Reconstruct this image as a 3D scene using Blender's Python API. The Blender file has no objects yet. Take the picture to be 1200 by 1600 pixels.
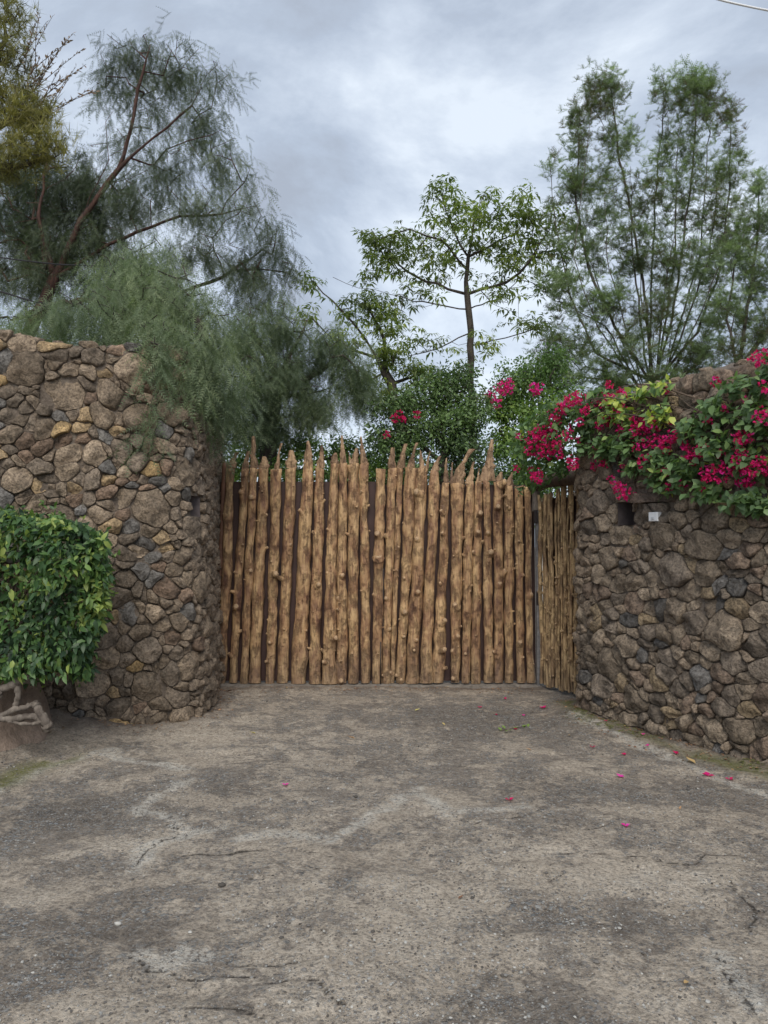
import bpy, math, random
import numpy as np
from mathutils import Vector, noise as mnoise

R = math.radians
C = bpy.context.scene.collection
rng = np.random.default_rng(7)
random.seed(7)

# ------------------------------------------------------------------ camera, sky, sun, exposure
TILT = R(2.4)
F = 1170.0                                    # focal length in pixels of the 1200 x 1600 frame
CAMZ = 1.6
cam_d = bpy.data.cameras.new('camera')
cam = bpy.data.objects.new('camera', cam_d); C.objects.link(cam)
cam.location = (0, 0, CAMZ); cam.rotation_euler = (math.pi / 2 + TILT, 0, 0)
cam_d.sensor_fit = 'VERTICAL'; cam_d.sensor_height = 24.0
cam_d.lens = 24.0 * F / 1600.0
cam_d.clip_end = 2000; cam_d.clip_start = 0.05
sc = bpy.context.scene
sc.camera = cam
sc.view_settings.view_transform = 'Standard'; sc.view_settings.look = 'None'
sc.view_settings.gamma = 1.0; sc.view_settings.exposure = 0.90
sc.view_settings.use_curve_mapping = False
sc.cycles.max_bounces = 6; sc.cycles.transparent_max_bounces = 4
sc.cycles.diffuse_bounces = 3; sc.cycles.glossy_bounces = 2

SUN_EL, SUN_AZ = R(46), R(200)
world = bpy.data.worlds.new('World'); sc.world = world; world.use_nodes = True
wt = world.node_tree; wn = wt.nodes; wl = wt.links
for n in list(wn): wn.remove(n)
def wnode(t, **k):
    n = wn.new(t)
    for a, b in k.items(): setattr(n, a, b)
    return n
out = wnode('ShaderNodeOutputWorld'); bg = wnode('ShaderNodeBackground'); bgs = wnode('ShaderNodeBackground')
sky = wnode('ShaderNodeTexSky', sky_type='NISHITA', sun_disc=False, sun_elevation=SUN_EL, sun_rotation=SUN_AZ)
bgs.inputs['Strength'].default_value = 0.08
wl.new(sky.outputs['Color'], bgs.inputs['Color'])
tc = wnode('ShaderNodeTexCoord'); sep = wnode('ShaderNodeSeparateXYZ'); wl.new(tc.outputs['Generated'], sep.inputs[0])
def wmath(op, a, b=None, c=None):
    n = wnode('ShaderNodeMath', operation=op)
    for i, v in enumerate((a, b, c)):
        if v is None: continue
        if isinstance(v, (int, float)): n.inputs[i].default_value = v
        else: wl.new(v, n.inputs[i])
    return n.outputs[0]
zz = wmath('ADD', wmath('ABSOLUTE', sep.outputs['Z']), 0.32)
cx = wmath('DIVIDE', sep.outputs['X'], zz); cy = wmath('DIVIDE', sep.outputs['Y'], zz)
cmb = wnode('ShaderNodeCombineXYZ'); wl.new(cx, cmb.inputs[0]); wl.new(cy, cmb.inputs[1]); cmb.inputs[2].default_value = 5.15
n1 = wnode('ShaderNodeTexNoise'); n1.inputs['Scale'].default_value = 1.75; n1.inputs['Detail'].default_value = 10; n1.inputs['Roughness'].default_value = 0.60
n1.inputs['Distortion'].default_value = 0.35
wl.new(cmb.outputs[0], n1.inputs['Vector'])
ramp = wnode('ShaderNodeValToRGB'); wl.new(n1.outputs['Fac'], ramp.inputs[0])
cr = ramp.color_ramp
cr.elements[0].position = 0.38; cr.elements[0].color = (0.27, 0.30, 0.35, 1)
cr.elements[1].position = 0.62; cr.elements[1].color = (0.52, 0.57, 0.63, 1)
e = cr.elements.new(0.46); e.color = (0.315, 0.36, 0.43, 1)
e = cr.elements.new(0.55); e.color = (0.42, 0.47, 0.54, 1)
wl.new(ramp.outputs[0], bg.inputs['Color']); bg.inputs['Strength'].default_value = 0.93
mix = wnode('ShaderNodeMixShader'); mix.inputs[0].default_value = 0.86
wl.new(bgs.outputs[0], mix.inputs[1]); wl.new(bg.outputs[0], mix.inputs[2]); wl.new(mix.outputs[0], out.inputs[0])

sun_d = bpy.data.lights.new('sun', 'SUN'); sun_d.energy = 1.5; sun_d.angle = R(40); sun_d.color = (1.0, 0.93, 0.83)
sun = bpy.data.objects.new('sun', sun_d); C.objects.link(sun)
sun.rotation_euler = (R(90) - SUN_EL, 0, R(1))

# ------------------------------------------------------------------ pixel helpers
ct, st_ = math.cos(TILT), math.sin(TILT)
def ray(px, py):
    u = (px - 600) / F; v = (800 - py) / F
    return np.array([u, ct - v * st_, st_ + v * ct])
def P(px, py, Y):
    r = ray(px, py); return np.array([0, 0, CAMZ]) + r * (Y / r[1])
def G(px, py):
    r = ray(px, py); return np.array([0, 0, CAMZ]) + r * (CAMZ / -r[2])
def proj(p):
    d = np.asarray(p) - np.array([0, 0, CAMZ])
    f = d[..., 1] * ct + d[..., 2] * st_; u = -d[..., 1] * st_ + d[..., 2] * ct
    return 600 + F * d[..., 0] / f, 800 - F * u / f

# ------------------------------------------------------------------ mesh helpers
class MB:
    def __init__(s): s.v = []; s.f = []; s.n = 0; s.m = []; s.t = []
    def add(s, V, Fa, mat=0, tone=None):
        V = np.asarray(V, float).reshape(-1, 3); Fa = np.asarray(Fa, int)
        s.v.append(V); s.f.append(Fa + s.n); s.n += len(V); s.m.append(np.full(len(Fa), mat))
        s.t.append(np.zeros(len(V)) if tone is None else np.broadcast_to(tone, (len(V),)).astype(float))
    def mesh(s, name, mats, origin=(0, 0, 0), smooth=True, attr=None):
        V = np.concatenate(s.v) - np.asarray(origin, float)
        me = bpy.data.meshes.new(name)
        me.vertices.add(len(V)); me.vertices.foreach_set('co', V.astype(np.float32).ravel())
        loops = np.concatenate([f.ravel() for f in s.f])
        tot = np.concatenate([np.full(len(f), f.shape[1] if f.ndim > 1 else 3) for f in s.f])
        start = np.concatenate([[0], np.cumsum(tot)[:-1]])
        me.loops.add(len(loops)); me.loops.foreach_set('vertex_index', loops.astype(np.int32))
        me.polygons.add(len(tot)); me.polygons.foreach_set('loop_start', start.astype(np.int32))
        for m in mats: me.materials.append(m)
        if len(mats) > 1: me.polygons.foreach_set('material_index', np.concatenate(s.m).astype(np.int32))
        me.polygons.foreach_set('use_smooth', np.full(len(tot), smooth))
        me.update(calc_edges=True)
        a = me.attributes.new('tone', 'FLOAT', 'POINT'); a.data.foreach_set('value', np.concatenate(s.t).astype(np.float32))
        for k, val in (attr or {}).items():
            a = me.attributes.new(k, 'FLOAT', 'POINT'); a.data.foreach_set('value', np.asarray(val, np.float32))
        return me
def obj(name, mb, mats, parent=None, loc=(0, 0, 0), smooth=True, kind=None, attr=None, color=None):
    """mb holds world coordinates; loc becomes the object's origin"""
    if not isinstance(mats, (list, tuple)): mats = [mats]
    me = mb.mesh(name, mats, loc, smooth, attr)
    o = bpy.data.objects.new(name, me); C.objects.link(o)
    place(o, parent, loc)
    if kind: o['kind'] = kind
    if color is not None: o.color = (*color, 1)
    return o
def wloc(o):
    v = np.array(o.location)
    while o.parent: o = o.parent; v = v + np.array(o.location)
    return v
def place(o, parent, loc):
    if parent is not None:
        o.parent = parent; o.location = np.asarray(loc, float) - wloc(parent)
    else: o.location = loc
def tag(o, label=None, cat=None, group=None, kind=None):
    if label: o['label'] = label
    if cat: o['category'] = cat
    if group: o['group'] = group
    if kind: o['kind'] = kind
    return o
def thing(name, loc, label, cat, group=None):
    o = bpy.data.objects.new(name, None); C.objects.link(o); o.location = loc; o.empty_display_size = .2
    return tag(o, label, cat, group)

def box(mb, a, b, mat=0, M=None, org=None):
    a = np.array(a, float); b = np.array(b, float)
    V = np.array([[x, y, z] for x in (a[0], b[0]) for y in (a[1], b[1]) for z in (a[2], b[2])])
    if M is not None: V = V @ np.asarray(M).T
    if org is not None: V = V + org
    mb.add(V, [[0, 1, 3, 2], [4, 6, 7, 5], [0, 4, 5, 1], [2, 3, 7, 6], [0, 2, 6, 4], [1, 5, 7, 3]], mat)
def tube(mb, pts, rad, sides=6, mat=0, tone=0.0, cap=True):
    pts = np.asarray(pts, float); n = len(pts)
    rad = np.broadcast_to(rad, (n,))
    d = np.gradient(pts, axis=0); d /= np.linalg.norm(d, axis=1)[:, None] + 1e-9
    ref = np.array([0.31, 0.83, 0.12]) if abs(d[:, 2]).mean() > .7 else np.array([0.05, 0.1, 1.0])
    a = np.cross(d, ref); a /= np.linalg.norm(a, axis=1)[:, None] + 1e-9
    b = np.cross(d, a)
    th = np.arange(sides) * 2 * math.pi / sides
    V = pts[:, None, :] + rad[:, None, None] * (np.cos(th)[None, :, None] * a[:, None, :] + np.sin(th)[None, :, None] * b[:, None, :])
    i = np.arange(n - 1)[:, None] * sides; j = np.arange(sides)[None, :]; k = (j + 1) % sides
    Fq = np.stack([i + j, i + k, i + sides + k, i + sides + j], -1).reshape(-1, 4)
    base = mb.n
    mb.add(V.reshape(-1, 3), Fq, mat, tone)
    if cap:
        mb.add(np.array([pts[0], pts[-1]]), np.zeros((0, 3), int), mat, tone)
        c0 = mb.n - 2; c1 = mb.n - 1; L = base + (n - 1) * sides
        tri = [[c0 , base + (q + 1) % sides, base + q] for q in range(sides)] + [[c1, L + q, L + (q + 1) % sides] for q in range(sides)]
        mb.f.append(np.array(tri)); mb.m.append(np.full(len(tri), mat))
def norm(a): return a / (np.linalg.norm(a, axis=-1, keepdims=True) + 1e-9)
def frames(d, n):
    """rows: local x, y (axis d), z (about n) as rotation matrices (k,3,3), columns = axes"""
    d = norm(d); x = norm(np.cross(d, n)); z = np.cross(x, d)
    return np.stack([x, d, z], -1)
def scatter(mb, TV, TF, M, loc, scale, tone, mat=0):
    k = len(loc); nv = len(TV)
    V = np.einsum('kij,vj->kvi', M, TV) * np.asarray(scale).reshape(-1, 1, 1) + loc[:, None, :]
    Fa = (np.asarray(TF)[None] + (np.arange(k) * nv)[:, None, None]).reshape(-1, len(TF[0]))
    mb.add(V.reshape(-1, 3), Fa, mat, np.repeat(np.broadcast_to(tone, (k,)), nv))
def vnoise(x, y, seed=0):
    xi = np.floor(x).astype(np.int64); yi = np.floor(y).astype(np.int64); fx = x - xi; fy = y - yi
    fx = fx * fx * (3 - 2 * fx); fy = fy * fy * (3 - 2 * fy)
    def h(a, b):
        n = (a * 374761393 + b * 668265263 + seed * 1274126177) & 0xffffffff
        n = ((n ^ (n >> 13)) * 1103515245) & 0xffffffff
        return ((n ^ (n >> 16)) & 0xffff) / 65535.0
    return (h(xi, yi) * (1 - fx) + h(xi + 1, yi) * fx) * (1 - fy) + (h(xi, yi + 1) * (1 - fx) + h(xi + 1, yi + 1) * fx) * fy
def fbm(x, y, o=4, seed=0):
    s = 0; a = .5
    for i in range(o): s = s + a * vnoise(x * 2 ** i, y * 2 ** i, seed + i); a *= .5
    return s

# ------------------------------------------------------------------ materials
def newmat(name, rough=0.9):
    m = bpy.data.materials.new(name); m.use_nodes = True
    nt = m.node_tree; b = nt.nodes['Principled BSDF']; b.inputs['Roughness'].default_value = rough
    return m, nt, b
class NB:
    def __init__(s, nt): s.nt = nt
    def n(s, t, ins=None, **k):
        n = s.nt.nodes.new(t)
        for a, b in k.items(): setattr(n, a, b)
        for a, b in (ins or {}).items(): s.set(n.inputs[a], b)
        return n
    def set(s, inp, v):
        if isinstance(v, bpy.types.NodeSocket): s.nt.links.new(v, inp)
        else: inp.default_value = v
    def math(s, op, a, b=0.0, clamp=False):
        n = s.n('ShaderNodeMath', {0: a, 1: b}, operation=op); n.use_clamp = clamp; return n.outputs[0]
    def noise(s, vec, scale, detail=4, rough=.55, dist=0.0):
        return s.n('ShaderNodeTexNoise', {'Vector': vec, 'Scale': scale, 'Detail': detail, 'Roughness': rough, 'Distortion': dist}).outputs['Fac']
    def voro(s, vec, scale, feature='F1', o='Distance'):
        return s.n('ShaderNodeTexVoronoi', {'Vector': vec, 'Scale': scale}, feature=feature).outputs[o]
    def ramp(s, fac, stops, interp='LINEAR'):
        n = s.n('ShaderNodeValToRGB', {0: fac}); n.color_ramp.interpolation = interp
        el = n.color_ramp.elements
        for i, (p, c) in enumerate(stops):
            c = (c, c, c, 1) if isinstance(c, (int, float)) else (*c, 1)
            if i < 2: el[i].position = p; el[i].color = c
            else: q = el.new(p); q.color = c
        return n.outputs[0]
    def mix(s, f, a, b, mode='MIX'):
        n = s.n('ShaderNodeMix', data_type='RGBA', blend_type=mode)
        s.set(n.inputs[0], f)
        for i, v in ((6, a), (7, b)):
            s.set(n.inputs[i], (*v, 1) if isinstance(v, tuple) and len(v) == 3 else v)
        return n.outputs[2]
    def attr(s, name, typ='GEOMETRY'):
        return s.n('ShaderNodeAttribute', attribute_name=name, attribute_type=typ).outputs['Fac']
    def bump(s, h, strength, dist, normal=None):
        n = s.n('ShaderNodeBump', {'Height': h, 'Strength': strength, 'Distance': dist})
        if normal is not None: s.set(n.inputs['Normal'], normal)
        return n.outputs[0]
def objcoord(b, k=(1, 1, 1), rand=True):
    tcn = b.n('ShaderNodeTexCoord').outputs['Object']
    if rand:
        oi = b.n('ShaderNodeObjectInfo').outputs['Random']
        off = b.n('ShaderNodeCombineXYZ', {0: b.math('MULTIPLY', oi, 37.0), 1: b.math('MULTIPLY', oi, 91.0), 2: b.math('MULTIPLY', oi, 53.0)}).outputs[0]
        tcn = b.n('ShaderNodeVectorMath', {0: tcn, 1: off}, operation='ADD').outputs[0]
    return b.n('ShaderNodeVectorMath', {0: tcn, 1: k}, operation='MULTIPLY').outputs[0]

def mat_stone():
    m, nt, p = newmat('lava_stone', .95); b = NB(nt)
    v = objcoord(b)
    col = b.n('ShaderNodeObjectInfo').outputs['Color']
    big = b.noise(v, 9, 7, .68, .5); fine = b.noise(v, 45, 5, .7)
    c = b.mix(b.ramp(big, [(.32, 0.0), (.66, 1.0)]), b.mix(1.0, col, (.92, .90, .87), 'MULTIPLY'), b.mix(1.0, col, (3.0, 2.9, 2.72), 'MULTIPLY'))
    c = b.mix(b.math('MULTIPLY', b.ramp(fine, [(.38, 1.0), (.56, 0.0)]), .62), c, (.035, .028, .022))
    lich = b.ramp(b.noise(v, 15, 7, .72), [(.58, 0.0), (.70, 1.0)])
    c = b.mix(b.math('MULTIPLY', lich, .42), c, (.33, .30, .24))
    wpos = b.n('ShaderNodeNewGeometry').outputs['Position']
    damp = b.ramp(b.noise(wpos, 1.3, 4, .6), [(.38, 1.0), (.60, 0.0)])
    c = b.mix(b.math('MULTIPLY', damp, .22), c, (.105, .088, .072))
    nt.links.new(c, p.inputs['Base Color'])
    pits = b.ramp(b.voro(v, 70), [(.0, 0.0), (.35, 1.0)])
    h = b.math('ADD', b.math('MULTIPLY', big, 1.2), b.math('ADD', b.math('MULTIPLY', fine, .55), b.math('MULTIPLY', pits, .16)))
    nt.links.new(b.bump(h, 1.0, .04), p.inputs['Normal'])
    p.inputs['Specular IOR Level'].default_value = .25
    return m
def mat_mortar():
    m, nt, p = newmat('mortar', .97); b = NB(nt)
    v = b.n('ShaderNodeTexCoord').outputs['Object']
    big = b.noise(v, 2.2, 5, .6); fine = b.noise(v, 40, 5, .7)
    c = b.ramp(big, [(.3, (.10, .080, .063)), (.55, (.20, .162, .128)), (.75, (.34, .295, .24))])
    c = b.mix(b.math('MULTIPLY', b.ramp(fine, [(.35, 1.0), (.6, 0.0)]), .5), c, (.06, .045, .036))
    nt.links.new(c, p.inputs['Base Color'])
    nt.links.new(b.bump(b.math('ADD', fine, b.math('MULTIPLY', b.noise(v, 12, 4), 2.0)), .9, .02), p.inputs['Normal'])
    return m
def mat_log(name, light, midc, dark):
    m, nt, p = newmat(name, .55); b = NB(nt)
    v = objcoord(b, (1, 1, .16)); vi = objcoord(b)
    st = b.noise(objcoord(b, (1, 1, .09)), 46, 6, .65, .2); big = b.noise(objcoord(b, (1, 1, .45)), 7.5, 4, .6, .5)
    c = b.ramp(big, [(.30, dark), (.44, midc), (.58, light), (.8, tuple(x * 1.12 for x in light))])
    c = b.mix(b.math('MULTIPLY', b.ramp(st, [(.34, 1.0), (.56, 0.0)]), .72), c, tuple(x * 1.1 for x in dark))
    pat = b.ramp(b.noise(objcoord(b, (1, 1, .55)), 13, 7, .72, .2), [(.38, 1.0), (.50, 0.0)])
    c = b.mix(b.math('MULTIPLY', pat, .55), c, (.055, .03, .02))
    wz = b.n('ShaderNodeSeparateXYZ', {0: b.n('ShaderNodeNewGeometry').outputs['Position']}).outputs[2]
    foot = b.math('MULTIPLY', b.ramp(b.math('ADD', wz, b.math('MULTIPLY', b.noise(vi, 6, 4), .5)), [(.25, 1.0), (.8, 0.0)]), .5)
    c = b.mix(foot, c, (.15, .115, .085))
    nt.links.new(c, p.inputs['Base Color'])
    h = b.math('ADD', b.math('MULTIPLY', st, .5), b.math('ADD', b.math('MULTIPLY', b.noise(vi, 11, 5, .7), 1.0), b.math('MULTIPLY', pat, -.5)))
    nt.links.new(b.bump(h, .9, .024), p.inputs['Normal'])
    p.inputs['Specular IOR Level'].default_value = .35
    return m
def mat_plain(name, col, rough=.8, var=.3, scale=12, metal=0.0, bump=.3, bd=.006, coords='Object'):
    m, nt, p = newmat(name, rough); b = NB(nt)
    v = b.n('ShaderNodeTexCoord').outputs[coords]
    f = b.noise(v, scale, 6, .65)
    c = b.mix(b.ramp(f, [(.3, 0.0), (.7, 1.0)]), tuple(x * (1 - var) for x in col), tuple(min(1, x * (1 + var)) for x in col))
    nt.links.new(c, p.inputs['Base Color']); p.inputs['Metallic'].default_value = metal
    nt.links.new(b.bump(f, bump, bd), p.inputs['Normal'])
    return m
def mat_leaf(name, stops, rough=.5, trans=.3, spec=.4):
    """stops: colours across the per-leaf 'tone' attribute"""
    m, nt, p = newmat(name, rough); b = NB(nt)
    t = b.attr('tone')
    c = b.ramp(t, stops)
    back = b.n('ShaderNodeNewGeometry').outputs['Backfacing']
    c = b.mix(b.math('MULTIPLY', back, .35), c, b.mix(1.0, c, (1.25, 1.3, 1.3), 'MULTIPLY'))
    nt.links.new(c, p.inputs['Base Color']); p.inputs['Specular IOR Level'].default_value = spec
    if trans > 0:
        tr = b.n('ShaderNodeBsdfTranslucent', {'Color': b.mix(1.0, c, (1.3, 1.5, .7), 'MULTIPLY')})
        mx = b.n('ShaderNodeMixShader', {0: trans, 1: p.outputs[0], 2: tr.outputs[0]})
        nt.links.new(mx.outputs[0], nt.nodes['Material Output'].inputs['Surface'])
    return m
def mat_bark(name, dark, light, scale=18):
    m, nt, p = newmat(name, .9); b = NB(nt)
    v = b.n('ShaderNodeTexCoord').outputs['Object']
    v2 = b.n('ShaderNodeVectorMath', {0: v, 1: (1, 1, .35)}, operation='MULTIPLY').outputs[0]
    f = b.noise(v2, scale, 6, .7, .5)
    nt.links.new(b.ramp(f, [(.35, dark), (.65, light)]), p.inputs['Base Color'])
    nt.links.new(b.bump(f, .8, .02), p.inputs['Normal'])
    return m

M_stone = mat_stone(); M_mortar = mat_mortar()
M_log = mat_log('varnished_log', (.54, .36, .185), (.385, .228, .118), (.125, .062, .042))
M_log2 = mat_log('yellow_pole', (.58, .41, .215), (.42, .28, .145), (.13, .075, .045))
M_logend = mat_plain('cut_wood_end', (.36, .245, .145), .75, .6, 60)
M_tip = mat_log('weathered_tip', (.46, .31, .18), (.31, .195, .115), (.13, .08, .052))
M_panel = mat_plain('maroon_panel', (.040, .017, .013), .6, .35, 5)
M_metal = mat_plain('galvanised_metal', (.20, .195, .195), .6, .35, 20, .4)
M_iron = mat_plain('dark_iron', (.035, .028, .028), .5, .4, 30, .5)
M_beam = mat_bark('old_beam', (.03, .02, .015), (.09, .06, .042))
M_cement = mat_plain('cement', (.155, .135, .115), .95, .5, 14, 0, 1.0, .03)
M_white = mat_plain('white_plastic', (.72, .74, .76), .4, .05, 9, 0, .05, .001)
M_niche = mat_plain('niche_plaster', (.12, .10, .10), .95, .3, 12, 0, .5, .01)
M_rubber = mat_plain('cable_black', (.02, .02, .022), .6, .1)
M_barkred = mat_bark('red_bark', (.020, .012, .010), (.095, .045, .032), 22)
M_barkdark = mat_bark('dark_bark', (.025, .021, .018), (.085, .07, .056))
M_barkgrey = mat_bark('grey_bark', (.045, .04, .034), (.14, .12, .10))
M_root = mat_bark('grey_root', (.07, .055, .045), (.21, .18, .15), 14)
M_stem = mat_bark('vine_stem', (.05, .035, .025), (.15, .11, .08))

L_pepper = mat_leaf('pepper_leaf_dark', [(0, (.034, .048, .030)), (.6, (.072, .098, .058)), (1, (.14, .165, .095))], .6, .35)
L_pepper2 = mat_leaf('pepper_leaf_pale', [(0, (.085, .118, .068)), (.6, (.165, .215, .128)), (1, (.28, .33, .19))], .6, .35)
L_pepper3 = mat_leaf('pepper_leaf_mid', [(0, (.055, .080, .045)), (.6, (.115, .155, .088)), (1, (.20, .24, .125))], .6, .35)
L_grev = mat_leaf('silky_leaf', [(0, (0.106, 0.085, 0.053)), (.18, (0.125, 0.106, 0.062)), (.3, (0.106, 0.144, 0.077)), (.7, (0.181, 0.237, 0.138)), (1, (0.300, 0.375, 0.225))], .55, .35)
L_flat = mat_leaf('compound_leaf', [(0, (.07, .095, .035)), (.5, (.145, .19, .06)), (1, (.30, .35, .10))], .5, .4)
L_yellow = mat_leaf('yellow_needle', [(0, (.080, .082, .032)), (.5, (.165, .158, .055)), (1, (.31, .28, .095))], .6, .35)
L_brown = mat_leaf('seed_spike', [(0, (0.125, 0.081, 0.050)), (1, (0.275, 0.200, 0.138))], .8, .1)
L_dark = mat_leaf('dark_leaf', [(0, (0.035, 0.056, 0.027)), (.6, (0.075, 0.125, 0.053)), (1, (0.163, 0.250, 0.088))], .4, .25)
L_bright = mat_leaf('bright_leaf', [(0, (0.062, 0.106, 0.037)), (.5, (0.125, 0.213, 0.069)), (1, (0.300, 0.425, 0.100))], .45, .35)
L_hedge = mat_leaf('glossy_leaf', [(0, (.024, .048, .026)), (.4, (.052, .105, .042)), (.75, (.11, .20, .058)), (1, (.27, .34, .09))], .40, .25, .3)
L_boug = mat_leaf('vine_leaf', [(0, (.06, .105, .048)), (.5, (.125, .21, .085)), (.85, (.23, .34, .11)), (1, (.45, .52, .10))], .45, .3)
L_bract = mat_leaf('bract', [(0, (.28, .006, .05)), (.45, (.56, .012, .12)), (.85, (.66, .03, .30)), (1, (.66, .06, .40))], .6, .3, .2)
L_dry = mat_leaf('dry_leaf', [(0, (.12, .055, .035)), (.5, (.40, .24, .13)), (1, (.55, .50, .16))], .8, .1)

# ------------------------------------------------------------------ ground
def polydist(X, Y, pts):
    d = np.full(X.shape, 1e9)
    for (ax, ay), (bx, by) in zip(pts[:-1], pts[1:]):
        vx, vy = bx - ax, by - ay; L = vx * vx + vy * vy + 1e-9
        t = np.clip(((X - ax) * vx + (Y - ay) * vy) / L, 0, 1)
        d = np.minimum(d, np.hypot(X - ax - t * vx, Y - ay - t * vy))
    return d
def gl(*pix): return [tuple(G(x, y)[:2]) for x, y in pix]
xs = np.concatenate([[-300, -120, -50, -25, -14, -9, -7, -6, -5.2, -4.6, -4.2, -3.9], np.arange(-3.7, 3.7, .023), [3.9, 4.2, 4.6, 5.2, 6, 7, 9, 14, 25, 50, 120, 300]])
ys = np.concatenate([[-300, -100, -40, -18, -9, -5, -3, -2, -1, -.2, .4, .8, 1.2, 1.5], np.arange(1.75, 9.1, .023), [9.4, 10, 11, 13, 16, 22, 35, 60, 120, 300]])
GX, GY = np.meshgrid(xs, ys)
warp = (fbm(GX * 3, GY * 3, 4, 3) - .47) * .26; warp2 = (fbm(GX * 3 + 9, GY * 3 + 4, 4, 8) - .47) * .26
WX, WY = GX + warp, GY + warp2
def lines(w, *L): return np.maximum.reduce([np.exp(-(polydist(WX, WY, gl(*l)) / w) ** 2) for l in L])
def spots(*S):
    r = np.zeros_like(GX)
    for px, py, rx, ry, a in S:
        c = G(px, py); ex = abs(G(px + rx, py)[0] - c[0]); ey = abs(G(px, py - ry)[1] - G(px, py + ry)[1]) / 2
        r = np.maximum(r, a * np.exp(-(((WX - c[0]) / ex) ** 2 + ((WY - c[1]) / ey) ** 2)))
    return r
pale = lines(.055, [(-60, 1250), (0, 1228), (60, 1210), (110, 1190), (165, 1175), (225, 1195), (290, 1198)],
             [(290, 1215), (262, 1232), (232, 1255), (215, 1262), (270, 1280), (300, 1300), (250, 1320), (230, 1345), (190, 1362)],
             [(275, 1300), (330, 1288)], [(370, 1310), (440, 1300), (520, 1310), (600, 1265), (650, 1225)],
             [(1105, 1500), (1128, 1530), (1150, 1565)], [(640, 1225), (700, 1270), (820, 1262)],
             [(895, 1118), (960, 1145), (1040, 1180), (1120, 1215), (1260, 1262)], [(230, 1500), (262, 1512), (300, 1490)])
crack = lines(.016, [(205, 1500), (240, 1520), (330, 1525), (420, 1522), (470, 1520), (520, 1540), (545, 1550)],
              [(290, 1345), (400, 1330), (470, 1325), (540, 1335)], [(355, 1505), (420, 1495), (490, 1490)],
              [(800, 1325), (850, 1332), (980, 1335), (1050, 1340), (1070, 1347), (1100, 1332), (1150, 1335)],
              [(1135, 1385), (1160, 1430), (1170, 1455)], [(1100, 1500), (1128, 1545), (1150, 1575)],
              [(745, 1290), (800, 1285), (830, 1278)], [(215, 1355), (250, 1325), (275, 1300), (262, 1286)],
              [(280, 1560), (360, 1572), (420, 1580)], [(500, 1357), (545, 1353)], [(900, 1300), (960, 1296)])
dark = spots((110, 1270, 130, 40, 1), (350, 1220, 70, 22, .6), (760, 1120, 200, 28, .75), (640, 1190, 130, 22, .45), (1010, 1150, 90, 22, .6), (880, 1230, 150, 22, .5),
             (190, 1450, 150, 50, .8), (60, 1530, 100, 40, .6), (850, 1560, 120, 50, .8), (1000, 1430, 150, 32, .6), (1120, 1240, 90, 20, .7), (420, 1140, 60, 14, .7))
lite = spots((1010, 1375, 150, 30, .9), (620, 1400, 170, 45, .65), (560, 1545, 120, 50, .6), (850, 1480, 90, 40, .6), (260, 1420, 60, 20, .5), (900, 1330, 130, 20, .6),
             (340, 1150, 120, 26, .55), (200, 1320, 90, 20, .6), (700, 1480, 100, 40, .5), (80, 1400, 60, 16, .5), (1120, 1590, 70, 30, .7), (660, 1260, 60, 15, .6), (280, 1130, 160, 10, .7), (450, 1480, 140, 50, .55), (950, 1560, 160, 50, .6), (150, 1590, 140, 30, .6), (50, 1160, 110, 22, .8))
moss = np.maximum(lines(.12, [(885, 1098), (905, 1112), (930, 1126)], [(1090, 1180), (1150, 1196), (1230, 1222)], [(0, 1222), (45, 1206), (100, 1188)]),
                  .55 * lines(.09, [(930, 1128), (1010, 1153), (1090, 1182)])) * np.clip(fbm(GX * 5, GY * 5, 4, 31) * 5.0 - 1.5, 0, 1)
lip = np.exp(-(polydist(GX, GY, gl((890, 1108), (960, 1140), (1040, 1172), (1120, 1200), (1300, 1262))) / .12) ** 2)
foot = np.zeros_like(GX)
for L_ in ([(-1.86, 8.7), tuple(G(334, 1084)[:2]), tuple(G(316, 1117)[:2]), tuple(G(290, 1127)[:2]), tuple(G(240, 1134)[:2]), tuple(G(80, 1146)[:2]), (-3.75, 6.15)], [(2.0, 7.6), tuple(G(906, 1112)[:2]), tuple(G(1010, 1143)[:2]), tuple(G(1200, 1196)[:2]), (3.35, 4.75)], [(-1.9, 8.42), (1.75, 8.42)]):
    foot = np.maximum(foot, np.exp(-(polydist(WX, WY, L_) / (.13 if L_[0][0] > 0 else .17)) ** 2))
near = np.clip((6.5 - np.hypot(GX, GY - 5.5)) / 2, 0, 1)
Z = (fbm(GX * .9, GY * .9, 3, 11) - .45) * .035 * near
rough = fbm(GX * 9, GY * 9, 4, 17)
Z += (rough - .47) * .020 * near + lite * .010 - dark * .004
Z += -crack * .004 * near + pale * (rough - .4) * .03 + lip * .018
step_m = np.clip((fbm(GX * 1.6 + 3, GY * 2.3, 4, 71) - .50) * 22, 0, 1); Z += step_m * .011 * near       # layers of skimmed cement broken away
mound = .30 * np.exp(-(((GX + 3.35) / .62) ** 2 + ((GY - 6.0) / .60) ** 2)) + .09 * np.exp(-(((GX + 2.6) / .45) ** 2 + ((GY - 6.35) / .28) ** 2))
Z += foot * .022 * (.4 + rough)
Z += mound * (1 + (fbm(GX * 5, GY * 5, 4, 23) - .5) * .8) * (GX > -9)
Z -= Z[np.argmin(abs(ys - 8.4)), np.argmin(abs(xs))] * .3
def ground_z(x, y):
    i = int(np.clip(np.searchsorted(ys, y), 1, len(ys) - 1)); j = int(np.clip(np.searchsorted(xs, x), 1, len(xs) - 1))
    return float(max(Z[i, j], Z[i - 1, j], Z[i, j - 1], Z[i - 1, j - 1]))
mb = MB(); nx = len(xs); ny = len(ys)
ii = (np.arange(ny - 1)[:, None] * nx + np.arange(nx - 1)[None]).ravel()
mb.add(np.stack([GX, GY, Z], -1).reshape(-1, 3), np.stack([ii, ii + 1, ii + nx + 1, ii + nx], -1))
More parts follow.
